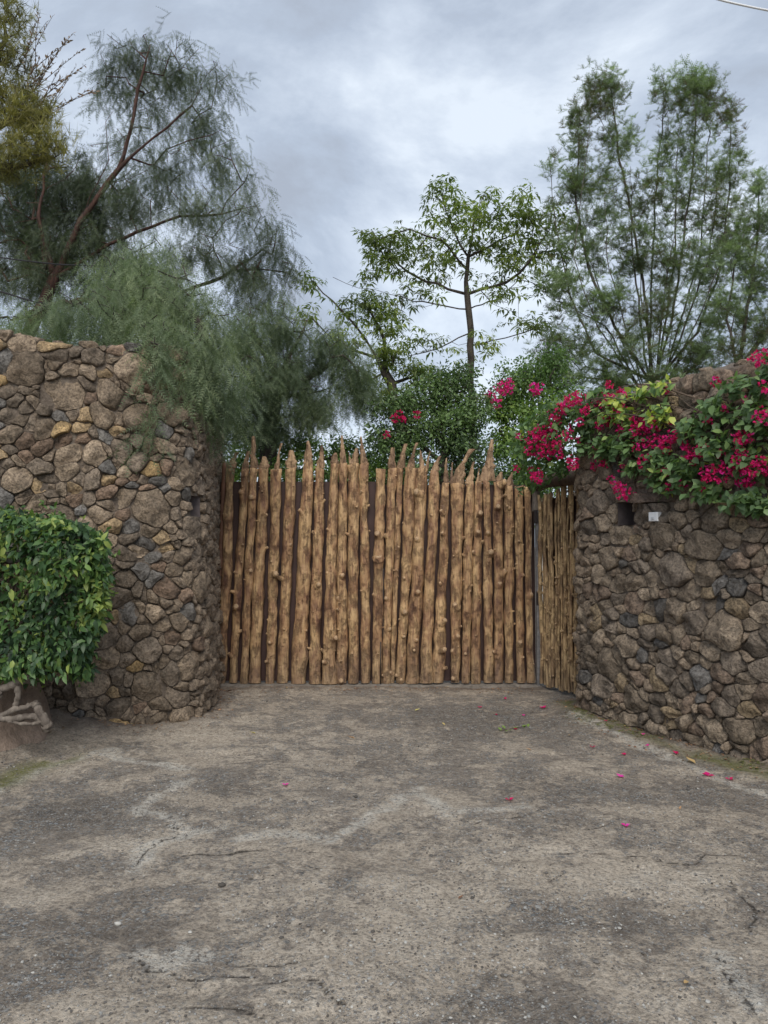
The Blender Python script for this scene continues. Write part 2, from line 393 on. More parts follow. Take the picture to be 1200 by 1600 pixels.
def mat_ground():
    m, nt, p = newmat('worn_cement_ground', .95); b = NB(nt)
    v = b.n('ShaderNodeTexCoord').outputs['Object']
    big = b.noise(v, 1.5, 6, .6, .4); mid = b.noise(v, 8, 6, .7, .3); fine = b.noise(v, 55, 5, .75)
    mid2 = b.noise(v, 19, 6, .72, .2)
    s = b.math('ADD', b.math('MULTIPLY', big, .24), b.math('ADD', b.math('MULTIPLY', mid, .38), b.math('MULTIPLY', mid2, .38)))
    ld = b.math('SUBTRACT', b.math('MULTIPLY', b.attr('lite'), .13), b.math('MULTIPLY', b.attr('dark'), .11))
    s = b.math('ADD', s, ld)
    zn = b.math('ADD', b.math('ADD', b.math('MULTIPLY', b.noise(v, 2.4, 6, .7, .4), .5), b.math('MULTIPLY', b.noise(v, 9.5, 10, .82, .3), .5)), b.math('MULTIPLY', ld, .8))
    skin = b.ramp(zn, [(.468, 0.0), (.520, 1.0)])
    bare = b.ramp(s, [(.30, (.075, .064, .056)), (.44, (.20, .170, .140)), (.56, (.31, .266, .22)), (.70, (.34, .305, .265))])
    skc = b.ramp(s, [(.30, (.26, .218, .172)), (.46, (.40, .342, .275)), (.58, (.54, .468, .38)), (.72, (.66, .60, .51))])
    c = b.mix(skin, bare, skc)
    grit = b.ramp(fine, [(.38, 1.0), (.54, 0.0)])
    c = b.mix(b.math('MULTIPLY', grit, .62), c, (.050, .043, .037))
    c = b.mix(b.math('MULTIPLY', b.ramp(b.noise(v, 22, 8, .85, .5), [(.50, 0.0), (.60, 1.0)]), .40), c, (.40, .35, .285))
    c = b.mix(b.math('MULTIPLY', b.ramp(b.noise(v, 13, 8, .85, .6), [(.38, 1.0), (.46, 0.0)]), .5), c, (.08, .066, .056))
    # aggregate: little stones worn flush with the surface
    def agg(scale, lo, hi, thr, amt, c):
        vo = b.n('ShaderNodeTexVoronoi', {'Vector': b.n('ShaderNodeVectorMath', {0: v, 1: b.n('ShaderNodeVectorMath', {0: b.n('ShaderNodeTexNoise', {'Vector': v, 'Scale': 30.0}).outputs['Color'], 1: (.035, .035, .0)}, operation='MULTIPLY').outputs[0]}, operation='ADD').outputs[0], 'Scale': scale})
        pick = b.ramp(b.n('ShaderNodeSeparateColor', {0: vo.outputs['Color']}).outputs[0], [(thr, 0.0), (thr + .02, 1.0)])
        k = b.math('MULTIPLY', b.ramp(vo.outputs['Distance'], [(lo, 1.0), (hi, 0.0)]), pick)
        tint = b.ramp(b.n('ShaderNodeSeparateColor', {0: vo.outputs['Color']}).outputs[1], [(0, (.10, .10, .10)), (.35, (.21, .225, .235)), (.7, (.32, .33, .33)), (1, (.44, .43, .40))])
        zone = b.ramp(b.noise(v, 2.6, 4, .6), [(.40, .35), (.58, 1.0)])
        zone = b.math('MAXIMUM', b.math('MULTIPLY', zone, b.math('SUBTRACT', 1.0, b.math('MULTIPLY', skin, .7))), b.attr('pale'))
        k = b.math('MULTIPLY', b.math('MULTIPLY', k, zone), amt)
        return b.mix(k, c, tint), k
    c, k1 = agg(60.0, .26, .44, .25, .9, c)
    c, k2 = agg(30.0, .24, .40, .50, .9, c)
    c, k3 = agg(105.0, .25, .45, .35, .8, c)
    brk = b.math('MULTIPLY', b.ramp(b.noise(v, 34, 8, .85), [(.44, 0.0), (.52, 1.0)]), b.ramp(b.noise(v, 5, 6, .75), [(.38, .15), (.52, 1.0)]))
    pl = b.math('MULTIPLY', b.attr('pale'), brk)
    c = b.mix(b.ramp(pl, [(.08, 0.0), (.6, .72)]), c, (.56, .53, .47))
    c = b.mix(b.ramp(b.math('ADD', b.attr('crack'), b.math('MULTIPLY', b.math('SUBTRACT', fine, .5), 1.5)), [(.62, 0.0), (.95, .9)]), c, (.022, .018, .015))
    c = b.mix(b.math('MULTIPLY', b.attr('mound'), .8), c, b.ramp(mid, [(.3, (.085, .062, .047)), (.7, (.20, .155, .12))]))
    ms = b.math('MULTIPLY', b.attr('moss'), b.ramp(fine, [(.38, 0.3), (.55, 1.0)]))
    c = b.mix(b.math('MULTIPLY', ms, .95), c, (.115, .125, .028))
    nt.links.new(c, p.inputs['Base Color'])
    h = b.math('ADD', b.math('MULTIPLY', mid, 1.5), b.math('ADD', b.math('MULTIPLY', fine, .9), b.math('MULTIPLY', b.math('ADD', k1, k2), .35)))
    nt.links.new(b.bump(h, 1.0, .022), p.inputs['Normal'])
    p.inputs['Specular IOR Level'].default_value = .3
    return m
M_ground = mat_ground()
gr = obj('ground', mb, M_ground, kind='structure', attr=dict(pale=pale.ravel(), crack=crack.ravel(), dark=dark.ravel(), lite=lite.ravel(), moss=moss.ravel(),
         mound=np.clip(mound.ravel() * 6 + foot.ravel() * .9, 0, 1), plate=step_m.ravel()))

# loose grit and small stones set in the cement
def stone_template(seed):
    r = np.random.default_rng(seed)
    t = (1 + 5 ** .5) / 2
    V = norm(np.array([[-1, t, 0], [1, t, 0], [-1, -t, 0], [1, -t, 0], [0, -1, t], [0, 1, t], [0, -1, -t], [0, 1, -t], [t, 0, -1], [t, 0, 1], [-t, 0, -1], [-t, 0, 1]], float))
    V = V * r.uniform(.7, 1.15, (12, 1)) * np.array([1, .8, .5])
    Fc = [[0, 11, 5], [0, 5, 1], [0, 1, 7], [0, 7, 10], [0, 10, 11], [1, 5, 9], [5, 11, 4], [11, 10, 2], [10, 7, 6], [7, 1, 8], [3, 9, 4], [3, 4, 2], [3, 2, 6], [3, 6, 8], [3, 8, 9], [4, 9, 5], [2, 4, 11], [6, 2, 10], [8, 6, 7], [9, 8, 1]]
    return V, Fc
mb = MB()
N = 21000
th = rng.uniform(-.60, .60, N * 3); rr = 1.9 * (8.2 / 1.9) ** (rng.uniform(0, 1, N * 3) ** 1.1)
gx, gy = rr * np.sin(th), rr * np.cos(th)
dn = fbm(gx * 1.8, gy * 1.8, 4, 41); ok = (dn > .36 + .22 * rng.random(len(gx)))
ok &= (gx < 2.0 + (6 - gy) * .45) & ~((gx < -1.9) & (gy > 6.6))
gx, gy = gx[ok][:N], gy[ok][:N]
ixx = np.clip(np.searchsorted(xs, gx), 1, nx - 1); iyy = np.clip(np.searchsorted(ys, gy), 1, ny - 1); gz = Z[iyy, ixx]
sz = .0032 + .006 * rng.random(len(gx)) ** 3 + .0065 * (rng.random(len(gx)) > .975)
a = rng.uniform(0, 6.28, len(gx)); d = np.stack([np.cos(a), np.sin(a), rng.normal(0, .15, len(gx))], -1)
Mx = frames(d, np.tile([0, 0, 1.0], (len(gx), 1)) + rng.normal(0, .15, (len(gx), 3)))
for s in range(4):
    k = slice(s, None, 4); V, Fc = stone_template(s)
    scatter(mb, V, Fc, Mx[k], np.stack([gx, gy, gz + sz * .05], -1)[k], sz[k], rng.random(len(gx[k])))
M_grit = mat_leaf('grit', [(0, (.075, .068, .06)), (.5, (.17, .16, .15)), (.85, (.26, .26, .25)), (1, (.42, .41, .38))], .85, 0, .25)
tag(obj('gravel', mb, M_grit, smooth=False, kind='stuff'), 'small grey grit and chips loose on the worn cement drive', 'gravel')

# ------------------------------------------------------------------ stone walls
def catmull(pts, n=14):
    pts = [np.array(p, float)[:2] for p in pts]; o = []
    q = [2 * pts[0] - pts[1]] + pts + [2 * pts[-1] - pts[-2]]
    for i in range(1, len(q) - 2):
        for t in np.linspace(0, 1, n, endpoint=False):
            o.append(.5 * ((2 * q[i]) + (-q[i - 1] + q[i + 1]) * t + (2 * q[i - 1] - 5 * q[i] + 4 * q[i + 1] - q[i + 2]) * t * t + (-q[i - 1] + 3 * q[i] - 3 * q[i + 1] + q[i + 2]) * t ** 3))
    o.append(pts[-1]); return np.array(o)
class Wall:
    def __init__(s, pts, side, top, batter):
        s.c = catmull(pts); seg = np.linalg.norm(np.diff(s.c, axis=0), axis=1)
        s.s = np.concatenate([[0], np.cumsum(seg)]); s.L = s.s[-1]
        d = norm(np.gradient(s.c, axis=0)); s.n = np.stack([-d[:, 1], d[:, 0]], -1) * side
        s.top = top; s.batter = batter
    def at(s, u, z, depth=0.0):
        u = np.asarray(u, float); z = np.asarray(z, float)
        x = np.interp(u, s.s, s.c[:, 0]); y = np.interp(u, s.s, s.c[:, 1])
        nx_ = np.interp(u, s.s, s.n[:, 0]); ny_ = np.interp(u, s.s, s.n[:, 1])
        dd = depth - s.batter * z
        return np.stack([x + nx_ * dd, y + ny_ * dd, z + 0 * x], -1)
    def from_px(s, px, py):
        us = np.linspace(0, s.L, 1500); best = None
        zt = np.full_like(us, 1.6)
        for _ in range(4):
            Q = s.at(us, zt); X, Yp = proj(Q)
            r = ray(px, py); zt = CAMZ + Q[:, 1] / r[1] * r[2]
        i = np.argmin(abs(X - px)); return us[i], float(zt[i])
def clip(poly, a, c):
    """keep points with a.x <= c"""
    o = []
    for i in range(len(poly)):
        p, q = poly[i], poly[(i + 1) % len(poly)]
        dp, dq = a @ p - c, a @ q - c
        if dp <= 0: o.append(p)
        if dp * dq < 0: o.append(p + (q - p) * dp / (dp - dq))
    return o
def cells(L, H, rsel, seed, tries=30000, squash=1.18, gap=.010, umin=0.0):
    r = random.Random(seed); S = []
    HH = H * squash; grid = {}
    for t in range(tries):
        rad = rsel(r) * (1 if t < tries * .5 else .72)
        p = (r.uniform(umin, L), r.uniform(-.02, HH))
        bad = False
        for gx_ in range(-2, 3):
            for gy_ in range(-2, 3):
                for (q, r2) in grid.get((int(p[0] / .22) + gx_, int(p[1] / .22) + gy_), ()):
                    if math.hypot(p[0] - q[0], p[1] - q[1]) < (rad + r2) * .83: bad = True; break
                if bad: break
            if bad: break
        if not bad:
            grid.setdefault((int(p[0] / .22), int(p[1] / .22)), []).append((p, rad)); S.append((np.array(p), rad))
    A = np.array([s[0] for s in S]); W = np.array([s[1] for s in S]) ** 2; out = []
    for i, (p, rad) in enumerate(S):
        poly = [p + np.array(v) * .6 for v in ((-1, -1), (1, -1), (1, 1), (-1, 1))]
        dd = np.linalg.norm(A - p, axis=1)
        for j in np.argsort(dd)[1:26]:
            a = 2 * (A[j] - p); c = A[j] @ A[j] - p @ p + W[i] - W[j]
            poly = clip(poly, a, c - gap * np.linalg.norm(a) * .5)
            if len(poly) < 3: break
        if len(poly) >= 3: out.append(np.array([(q[0], q[1] / squash) for q in poly]))
    return out
def chaikin(p, k=2, w=.22):
    for _ in range(k):
        q = np.roll(p, -1, 0); p = np.stack([p * (1 - w) + q * w, p * w + q * (1 - w)], 1).reshape(-1, 2)
    return p
def resample(p, n):
    q = np.vstack([p, p[:1]]); L = np.concatenate([[0], np.cumsum(np.linalg.norm(np.diff(q, axis=0), axis=1))])
    t = np.linspace(0, L[-1], n, endpoint=False)
    return np.stack([np.interp(t, L, q[:, 0]), np.interp(t, L, q[:, 1])], -1)
def area(p): x, y = p[:, 0], p[:, 1]; return abs((x * np.roll(y, -1) - y * np.roll(x, -1)).sum()) / 2
def stone_into(mb, wall, poly, r, prot):
    ar = area(poly); size = math.sqrt(ar)
    n = int(np.clip(size * 110, 15, 28))
    poly = resample(chaikin(poly, 1, .06), 34)
    dx = [max(a0 - poly[:, 0].max(), poly[:, 0].min() - a1, b0 - poly[:, 1].max(), poly[:, 1].min() - b1) for a0, a1, b0, b1 in getattr(wall, 'excl', [])]
    wf = float(np.clip((min(dx) if dx else 9) / .25 + .04, .04, 1))
    poly = poly + wf * .085 * np.array([[mnoise.noise(Vector((x * 2.6, y * 2.6, 1.5))), mnoise.noise(Vector((x * 2.6, y * 2.6, 8.5)))] for x, y in poly]) + wf * .026 * np.array([[mnoise.noise(Vector((x * 8, y * 8, 1.5))), mnoise.noise(Vector((x * 8, y * 8, 8.5)))] for x, y in poly]) + .011 * np.array([[mnoise.noise(Vector((x * 22, y * 22, 1.5))), mnoise.noise(Vector((x * 22, y * 22, 8.5)))] for x, y in poly])
    p = resample(poly, n); c = p.mean(0)
    ang = np.arange(n) * 2 * math.pi / n
    p = c + (p - c) * (1 + .035 * np.array([r.uniform(-1, 1) for _ in range(n)]))[:, None]
    h = prot * (.55 + size * 2.6) * r.uniform(.55, 1.35)
    tilt = np.array([r.gauss(0, .17), r.gauss(-.06, .17)])
    off = np.array([r.uniform(-99, 99) for _ in range(3)])
    fa = r.uniform(0, 6.28); fd = np.array([math.cos(fa), math.sin(fa)])
    rings = [(1.0, -.03), (.99, h * .60), (.945, h * .92), (.74, h * 1.0), (.40, h * 1.02)]
    PL = []
    for q_ in range(4):
        a_ = r.uniform(0, 6.28); PL.append((np.array([math.cos(a_), math.sin(a_)]) * r.uniform(.15, .60), r.uniform(.80, 1.2) * h))
    def facet(rel, d):
        m = np.minimum.reduce([c_ - rel @ g_ for g_, c_ in PL]); return np.where(d > h * .3, np.minimum(d, np.maximum(m, h * .25)), d)
    V = []
    for sc_, dep in rings:
        q = c + (p - c) * sc_
        rel = q - c
        d = dep + (rel @ tilt) * (dep > 0)
        if dep > 0:
            crease = abs(rel @ fd) * .22
            nz = np.array([mnoise.noise(Vector((x * 9 + off[0], y * 9 + off[1], off[2]))) for x, y in q])
            nf = np.array([mnoise.noise(Vector((x * 26 + off[0], y * 26 + off[1], off[2]))) for x, y in q])
            d = facet(rel, d - crease * (sc_ > .5) * .3) + nz * .034 * min(1, dep / .03) + nf * .018 * min(1, dep / .03)
        V.append(wall.at(q[:, 0], q[:, 1], d))
    V = np.concatenate(V)
    ce = wall.at(c[0], c[1], h * 1.05 + r.uniform(-.008, .012))
    k = len(rings); F4 = []
    for a_ in range(k - 1):
        for q in range(n):
            F4.append([a_ * n + q, a_ * n + (q + 1) % n, (a_ + 1) * n + (q + 1) % n, (a_ + 1) * n + q])
    F4 = np.array(F4)
    # outward orientation
    v0 = V[F4[n, 0]]; nn = np.cross(V[F4[2 * n, 1]] - V[F4[2 * n, 0]], V[F4[2 * n, 3]] - V[F4[2 * n, 0]])
    outd = wall.at(c[0], c[1], 1.0) - wall.at(c[0], c[1], 0.0)
    F3 = np.array([[(k - 1) * n + q, (k - 1) * n + (q + 1) % n, k * n] for q in range(n)])
    if nn @ outd < 0: F4 = F4[:, ::-1]; F3 = F3[:, ::-1]
    base = mb.n
    mb.add(np.vstack([V, ce]), F4)
    mb.f.append(F3 + base); mb.m.append(np.zeros(len(F3), int))
    return wall.at(c[0], c[1], 0.0)
def build_wall(name, wall, H, rsel, palette, prot, label, seed, niches, slabs, thick, gap, umax=None):
    base = wall.at(wall.L * .4, 0)
    root = thing(name, tuple(base), label, 'wall')
    # body of mortar with the niche openings left out
    us = list(np.arange(0, wall.L, .07)) + [wall.L]; zs = list(np.arange(-.12, H + .25, .07))
    for (u0, u1, z0, z1) in niches:
        us = [u for u in us if not (min(abs(u - u0), abs(u - u1)) < .03)] + [u0, u1]
        zs = [z for z in zs if not (min(abs(z - z0), abs(z - z1)) < .03)] + [z0, z1]
    us = np.array(sorted(us)); zs = np.array(sorted(zs))
    U, ZZ = np.meshgrid(us, zs)
    topz = np.array([wall.top(u) for u in us]) - .015 + (fbm(us * 4, us * 0 + 3, 3, seed) - .45) * .06
    ZZ = np.minimum(ZZ, topz[None, :])
    dep = (fbm(U * 7, ZZ * 7, 4, seed) - .5) * .040 + (.000 if thick > .43 else -.012)
    V = wall.at(U, ZZ, 0.0); nrm = wall.at(U, ZZ, 1.0) - V; V = V + nrm * dep[..., None]
    nu, nz_ = len(us), len(zs); Fq = []
    for i in range(nz_ - 1):
        for j in range(nu - 1):
            um, zm = (us[j] + us[j + 1]) / 2, (zs[i] + zs[i + 1]) / 2
            if any(a <= um <= b and c <= zm <= d for a, b, c, d in niches): continue
            q = [i * nu + j, i * nu + j + 1, (i + 1) * nu + j + 1, (i + 1) * nu + j]
            Fq.append(q)
    mb = MB(); mb.add(V.reshape(-1, 3), np.array(Fq))
    T0 = V[-1]; Tb = wall.at(us, ZZ[-1], -thick); Tm = (T0 + Tb) / 2; Tm[:, 2] += .06 + rng.uniform(-.02, .03, nu)
    B = wall.at(us, us * 0 - .12, -thick)
    VV = np.concatenate([T0, Tm, Tb, B]); j = np.arange(nu - 1)
    Fs = [np.stack([a * nu + j, a * nu + j + 1, (a + 1) * nu + j + 1, (a + 1) * nu + j], -1) for a in range(3)]
    mb.add(VV, np.concatenate(Fs))
    for e_ in (0, nu - 1):                                       # end faces
        col_ = V[:, e_]; bk = wall.at(np.full(nz_, us[e_]), ZZ[:, e_], -thick); i = np.arange(nz_ - 1)
        mb.add(np.concatenate([col_, bk]), np.stack([i, i + 1, i + 1 + nz_, i + nz_], -1))
    obj('mortar', mb, M_mortar, root, tuple(base))
    for (u0, u1, z0, z1) in niches:
        mb = MB(); D = .30
        fr = wall.at([u0, u1, u1, u0], [z0, z0, z1, z1], .006); bk = wall.at([u0, u1, u1, u0], [z0, z0, z1, z1], -D)
        mb.add(np.vstack([fr, bk]), [[0, 1, 5, 4], [1, 2, 6, 5], [2, 3, 7, 6], [3, 0, 4, 7], [4, 5, 6, 7]])
        obj('niche', mb, M_niche, root, tuple(fr[0]), smooth=False)
    polys = []
    excl = list(niches) + [s for s in slabs]; wall.excl = excl
    for poly in cells(wall.L, H + .1, rsel, seed, gap=gap):
        cc = poly.mean(0); keep = True
        for (u0, u1, z0, z1) in excl:
            g = .006
            d = [u0 - cc[0], cc[0] - u1, z0 - cc[1], cc[1] - z1]
            k = int(np.argmax(d))
            if d[k] < -.01: keep = False; break
            a, c = [((1, 0), u0 - g), ((-1, 0), -(u1 + g)), ((0, 1), z0 - g), ((0, -1), -(z1 + g))][k]
            if poly[:, 0].min() < u1 and poly[:, 0].max() > u0 and poly[:, 1].min() < z1 and poly[:, 1].max() > z0:
                poly = np.array(clip(list(poly), np.array(a, float), c))
                if len(poly) < 3: keep = False; break
        if not keep: continue
        tz = wall.top(float(poly.mean(0)[0])) + .02 * math.sin(poly[0, 0] * 31)
        q = clip(list(poly), np.array([0., 1.]), tz); q = clip(q, np.array([0., -1.]), .03) if len(q) > 2 else q
        q = clip(q, np.array([1., 0.]), wall.L) if len(q) > 2 else q
        q = clip(q, np.array([-1., 0.]), 0.0) if len(q) > 2 else q
        if len(q) < 3: continue
        q = np.array(q)
        if area(q) < .0016: continue
        polys.append(q)
    # the 300 that show largest are parts
    def key(q):
        X, Yp = proj(wall.at(q[:, 0], q[:, 1])); ar = area(np.stack([X, Yp], -1))
        cx_, cy_ = X.mean(), Yp.mean()
        return ar if (-40 < cx_ < 1240 and 0 < cy_ < 1300) else ar * .001
    polys.sort(key=key, reverse=True)
    r = random.Random(seed + 5); rest = MB()
    for k, q in enumerate(polys):
        if k < 296:
            mb = MB(); o = stone_into(mb, wall, q, r, prot)
            ob = obj('stone', mb, M_stone, root, tuple(o))
            c = palette(r, q.mean(0), area(q)); ob.color = (*c, 1)
        else: stone_into(rest, wall, q, r, prot)
    for u_ in np.arange(.1, wall.L, .17):
        for dp_ in (.10, .24, .38):
            if r.random() < .25: continue
            V, Fc = stone_template(r.randint(0, 9999)); a_ = r.uniform(0, 6.28); Mz = np.array([[math.cos(a_), -math.sin(a_), 0], [math.sin(a_), math.cos(a_), 0], [0, 0, 1]])
            rest.add(V @ Mz.T * r.uniform(.055, .105) + wall.at(u_ + r.uniform(-.06, .06), wall.top(u_) + r.uniform(-.01, .025), -dp_), Fc)
    if rest.n:
        ob = obj('small_stones', rest, M_stone, root, tuple(base), kind='stuff'); ob.color = (.155, .125, .098, 1)
    for (u0, u1, z0, z1) in slabs:
        mb = MB(); poly = np.array([(u0, z0), (u1, z0 + .005), (u1 - .01, z1), (u0 + .015, z1 + .01)])
        stone_into(mb, wall, chaikin(poly, 1, .08), r, prot * 1.1)
        ob = obj('stone', mb, M_stone, root, tuple(wall.at(u0, z0))); ob.color = (.10, .078, .066, 1)
    return root, polys
def pal(cols, wts, jit=.32):
    def f(r, c, ar):
        x = r.random() * sum(wts) * (1 if ar < .03 else .55); k = 0
        while x > wts[k]: x -= wts[k]; k += 1
        m = 1 + r.uniform(-jit, jit); return tuple(v * m for v in cols[k])
    return f
LW = Wall([(-1.93, 9.3), (-1.86, 8.7), G(334, 1084), G(331, 1100), G(316, 1117), G(290, 1127), G(240, 1134), G(160, 1141), G(80, 1146), (-3.75, 6.15), (-4.6, 5.8), (-5.8, 5.5)], 1, lambda u: 3.36 + .03 * math.sin(u * 5), .035)
RW = Wall([(2.16, 8.5), (2.125, 8.05), (2.00, 7.45), G(910, 1113), G(1010, 1143), G(1105, 1172), G(1200, 1196), (3.35, 4.75), (4.0, 3.9), (4.8, 3.1)], -1,
          lambda u: float(np.interp(u, [0, .75, 1.0, 1.45, 1.6, 9], [2.42, 2.46, 2.55, 2.86, 2.95, 2.99])), .012)
def rect(w, x0, y0, x1, y1):
    a = w.from_px(x0, y1); b = w.from_px(x1, y0); return (min(a[0], b[0]), max(a[0], b[0]), a[1], b[1])
ln = rect(LW, 297, 776, 311, 806); rn = rect(RW, 966, 784, 991, 821)
rs = rect(RW, 996, 768, 1056, 788)
def rad_left(r): return min(.165, max(.045, r.lognormvariate(math.log(.092), .50)))
def rad_right(r): return min(.150, max(.048, r.lognormvariate(math.log(.090), .38)))
pal_l = pal([(.165, .133, .102), (.128, .106, .086), (.21, .158, .098), (.25, .18, .095), (.105, .103, .102), (.145, .105, .080)], [34, 28, 14, 3, 12, 14])
pal_r = pal([(.150, .124, .098), (.118, .100, .084), (.180, .142, .096), (.088, .087, .088), (.135, .104, .083)], [38, 28, 10, 8, 16])
build_wall('stone_wall', LW, 3.45, rad_left, pal_l, .062, 'tall curved rubble stone wall with weeping foliage over its top, left of the log gate', 11, [ln], [], .45, .006)
build_wall('stone_wall', RW, 3.0, rad_right, pal_r, .050, 'straighter rubble stone wall under the flowering bougainvillea, beside the narrow side gate', 23, [rn], [rs], .42, .006)

# white call box on the right wall
u0, u1, z0, z1 = rect(RW, 1022, 800, 1036, 815)
A = RW.at(u0, z0, .0); Bx = RW.at(u1, z0, .0); ex = norm(Bx - A); ey = norm(RW.at(u0, z0, 1.) - A); ez = np.array([0, 0, 1.0])
Mb = np.stack([ex, ey, ez], -1); w_ = np.linalg.norm(Bx - A); h_ = z1 - z0
mb = MB(); 
for k, (dd, ins) in enumerate(((0, 0), (.045, 0), (.055, .006))): pass
def rbox(mb, w, d, h, bev, M, org, mat=0):
    L = [(0, 0, 0.), (0, 0, d - bev), (bev, 0, d)]
    V = []
    for (i, _, y) in L: V += [[i, y, i], [w - i, y, i], [w - i, y, h - i], [i, y, h - i]]
    V = np.array(V, float) @ np.asarray(M).T + org
    Fq = [[a * 4 + q, a * 4 + (q + 1) % 4, a * 4 + 4 + (q + 1) % 4, a * 4 + 4 + q] for a in range(2) for q in range(4)] + [[8, 9, 10, 11]]
    mb.add(V, Fq, mat)
rbox(mb, w_, .065, h_, .006, Mb, A)
t = thing('call_box', tuple(A), 'small white square box fixed on the stone wall beside the dark niche', 'box')
obj('housing', mb, M_white, t, tuple(A), smooth=False)
mb = MB(); rbox(mb, w_ * .36, .006, h_ * .28, .002, Mb, A + ex * w_ * .32 + ey * .0652 + ez * h_ * .2); obj('button', mb, mat_plain('grey_button', (.5, .52, .54), .4, .05), t, tuple(A), smooth=False)

# ------------------------------------------------------------------ log gates
GY0 = 8.50
def log_mesh(mb, x0, x1, w0, w1, z0, z1, yc, r, knots, depth=.8, wob=.009, ydir=None, flat=False, sides=12, dz=.05):
    """one crooked log from (x0,z0) to (x1,z1); w = half widths"""
    n = max(6, int((z1 - z0) / dz)); t = np.linspace(0, 1, n + 1); zz_ = z0 + (z1 - z0) * t
    so = r.uniform(-99, 99)
    N1 = np.array([mnoise.noise(Vector((z * 1.1, so, 0))) for z in zz_]) - mnoise.noise(Vector((z0 * 1.1, so, 0))) * (1 - t)
    N2 = np.array([mnoise.noise(Vector((z * 4.5, so, 5))) for z in zz_])
    N3 = np.array([mnoise.noise(Vector((z * 7, so, 9))) for z in zz_])
    cx_ = x0 + (x1 - x0) * t + N1 * wob * 1.6 + N2 * wob * .9
    w = (w0 + (w1 - w0) * t) * (1 + N3 * .20 + N2 * .10)
    cy_ = yc + np.array([mnoise.noise(Vector((z * 1.3, so, 20))) for z in zz_]) * wob
    th_ = np.arange(sides) * 2 * math.pi / sides
    V = np.zeros((n + 1, sides, 3))
    for i in range(n + 1):
        lob = np.array([mnoise.noise(Vector((math.cos(a) * 1.2 + so, math.sin(a) * 1.2, zz_[i] * 3))) for a in th_])
        rad = w[i] * (1 + lob * .26)
        for (kz, ka, kr, kl) in knots:
            da = (th_ - ka + math.pi) % (2 * math.pi) - math.pi
            rad = rad + kr * .5 * np.exp(-((zz_[i] - kz) / (kr * 1.6)) ** 2 - (da * w[i] / (kr * 1.3)) ** 2)
        V[i, :, 0] = cx_[i] + np.cos(th_) * rad; V[i, :, 1] = cy_[i] + np.sin(th_) * rad * depth; V[i, :, 2] = zz_[i]
    # slanted, uneven top cut
    V[-1, :, 2] += np.array([r.uniform(-.006, .006) for _ in range(sides)]) + np.cos(th_) * r.uniform(-.012, .012)
    i = np.arange(n)[:, None] * sides; j = np.arange(sides)[None]; k = (j + 1) % sides
    mb.add(V.reshape(-1, 3), np.stack([i + j, i + k, i + sides + k, i + sides + j], -1).reshape(-1, 4))
    b0 = mb.n - (n + 1) * sides
    mb.add([[cx_[-1], cy_[-1], zz_[-1] + .004]], np.zeros((0, 3), int)); L = b0 + n * sides
    mb.f.append(np.array([[mb.n - 1, L + q, L + (q + 1) % sides] for q in range(sides)])); mb.m.append(np.ones(sides, int))
    for (kz, ka, kr, kl) in knots:
        i = int(np.clip((kz - z0) / (z1 - z0) * n, 0, n)); ww = w[i]
        dr = np.array([math.cos(ka), math.sin(ka) * depth, 0]); d3 = norm(np.array([math.cos(ka) + r.uniform(-.35, .35), math.sin(ka), r.uniform(.1, 1.0)]))
        st0 = np.array([cx_[i], cy_[i], kz]) + dr * ww * .55
        Lk = ww * .5 + kl
        tube(mb, [st0, st0 + d3 * Lk * .6, st0 + d3 * Lk], [kr * 1.45, kr * r.uniform(.85, 1.1), kr * r.uniform(.6, .9)], 8, 0, cap=False)
        mb.v[-1][-8:] += np.array([[r.uniform(-.12, .12) * kr for _ in range(3)] for _ in range(8)])
        e0 = mb.n - 8
        mb.add([st0 + d3 * (Lk + .002)], np.zeros((0, 3), int))
        mb.f.append(np.array([[mb.n - 1, e0 + q, e0 + (q + 1) % 8] for q in range(8)])); mb.m.append(np.ones(8, int))
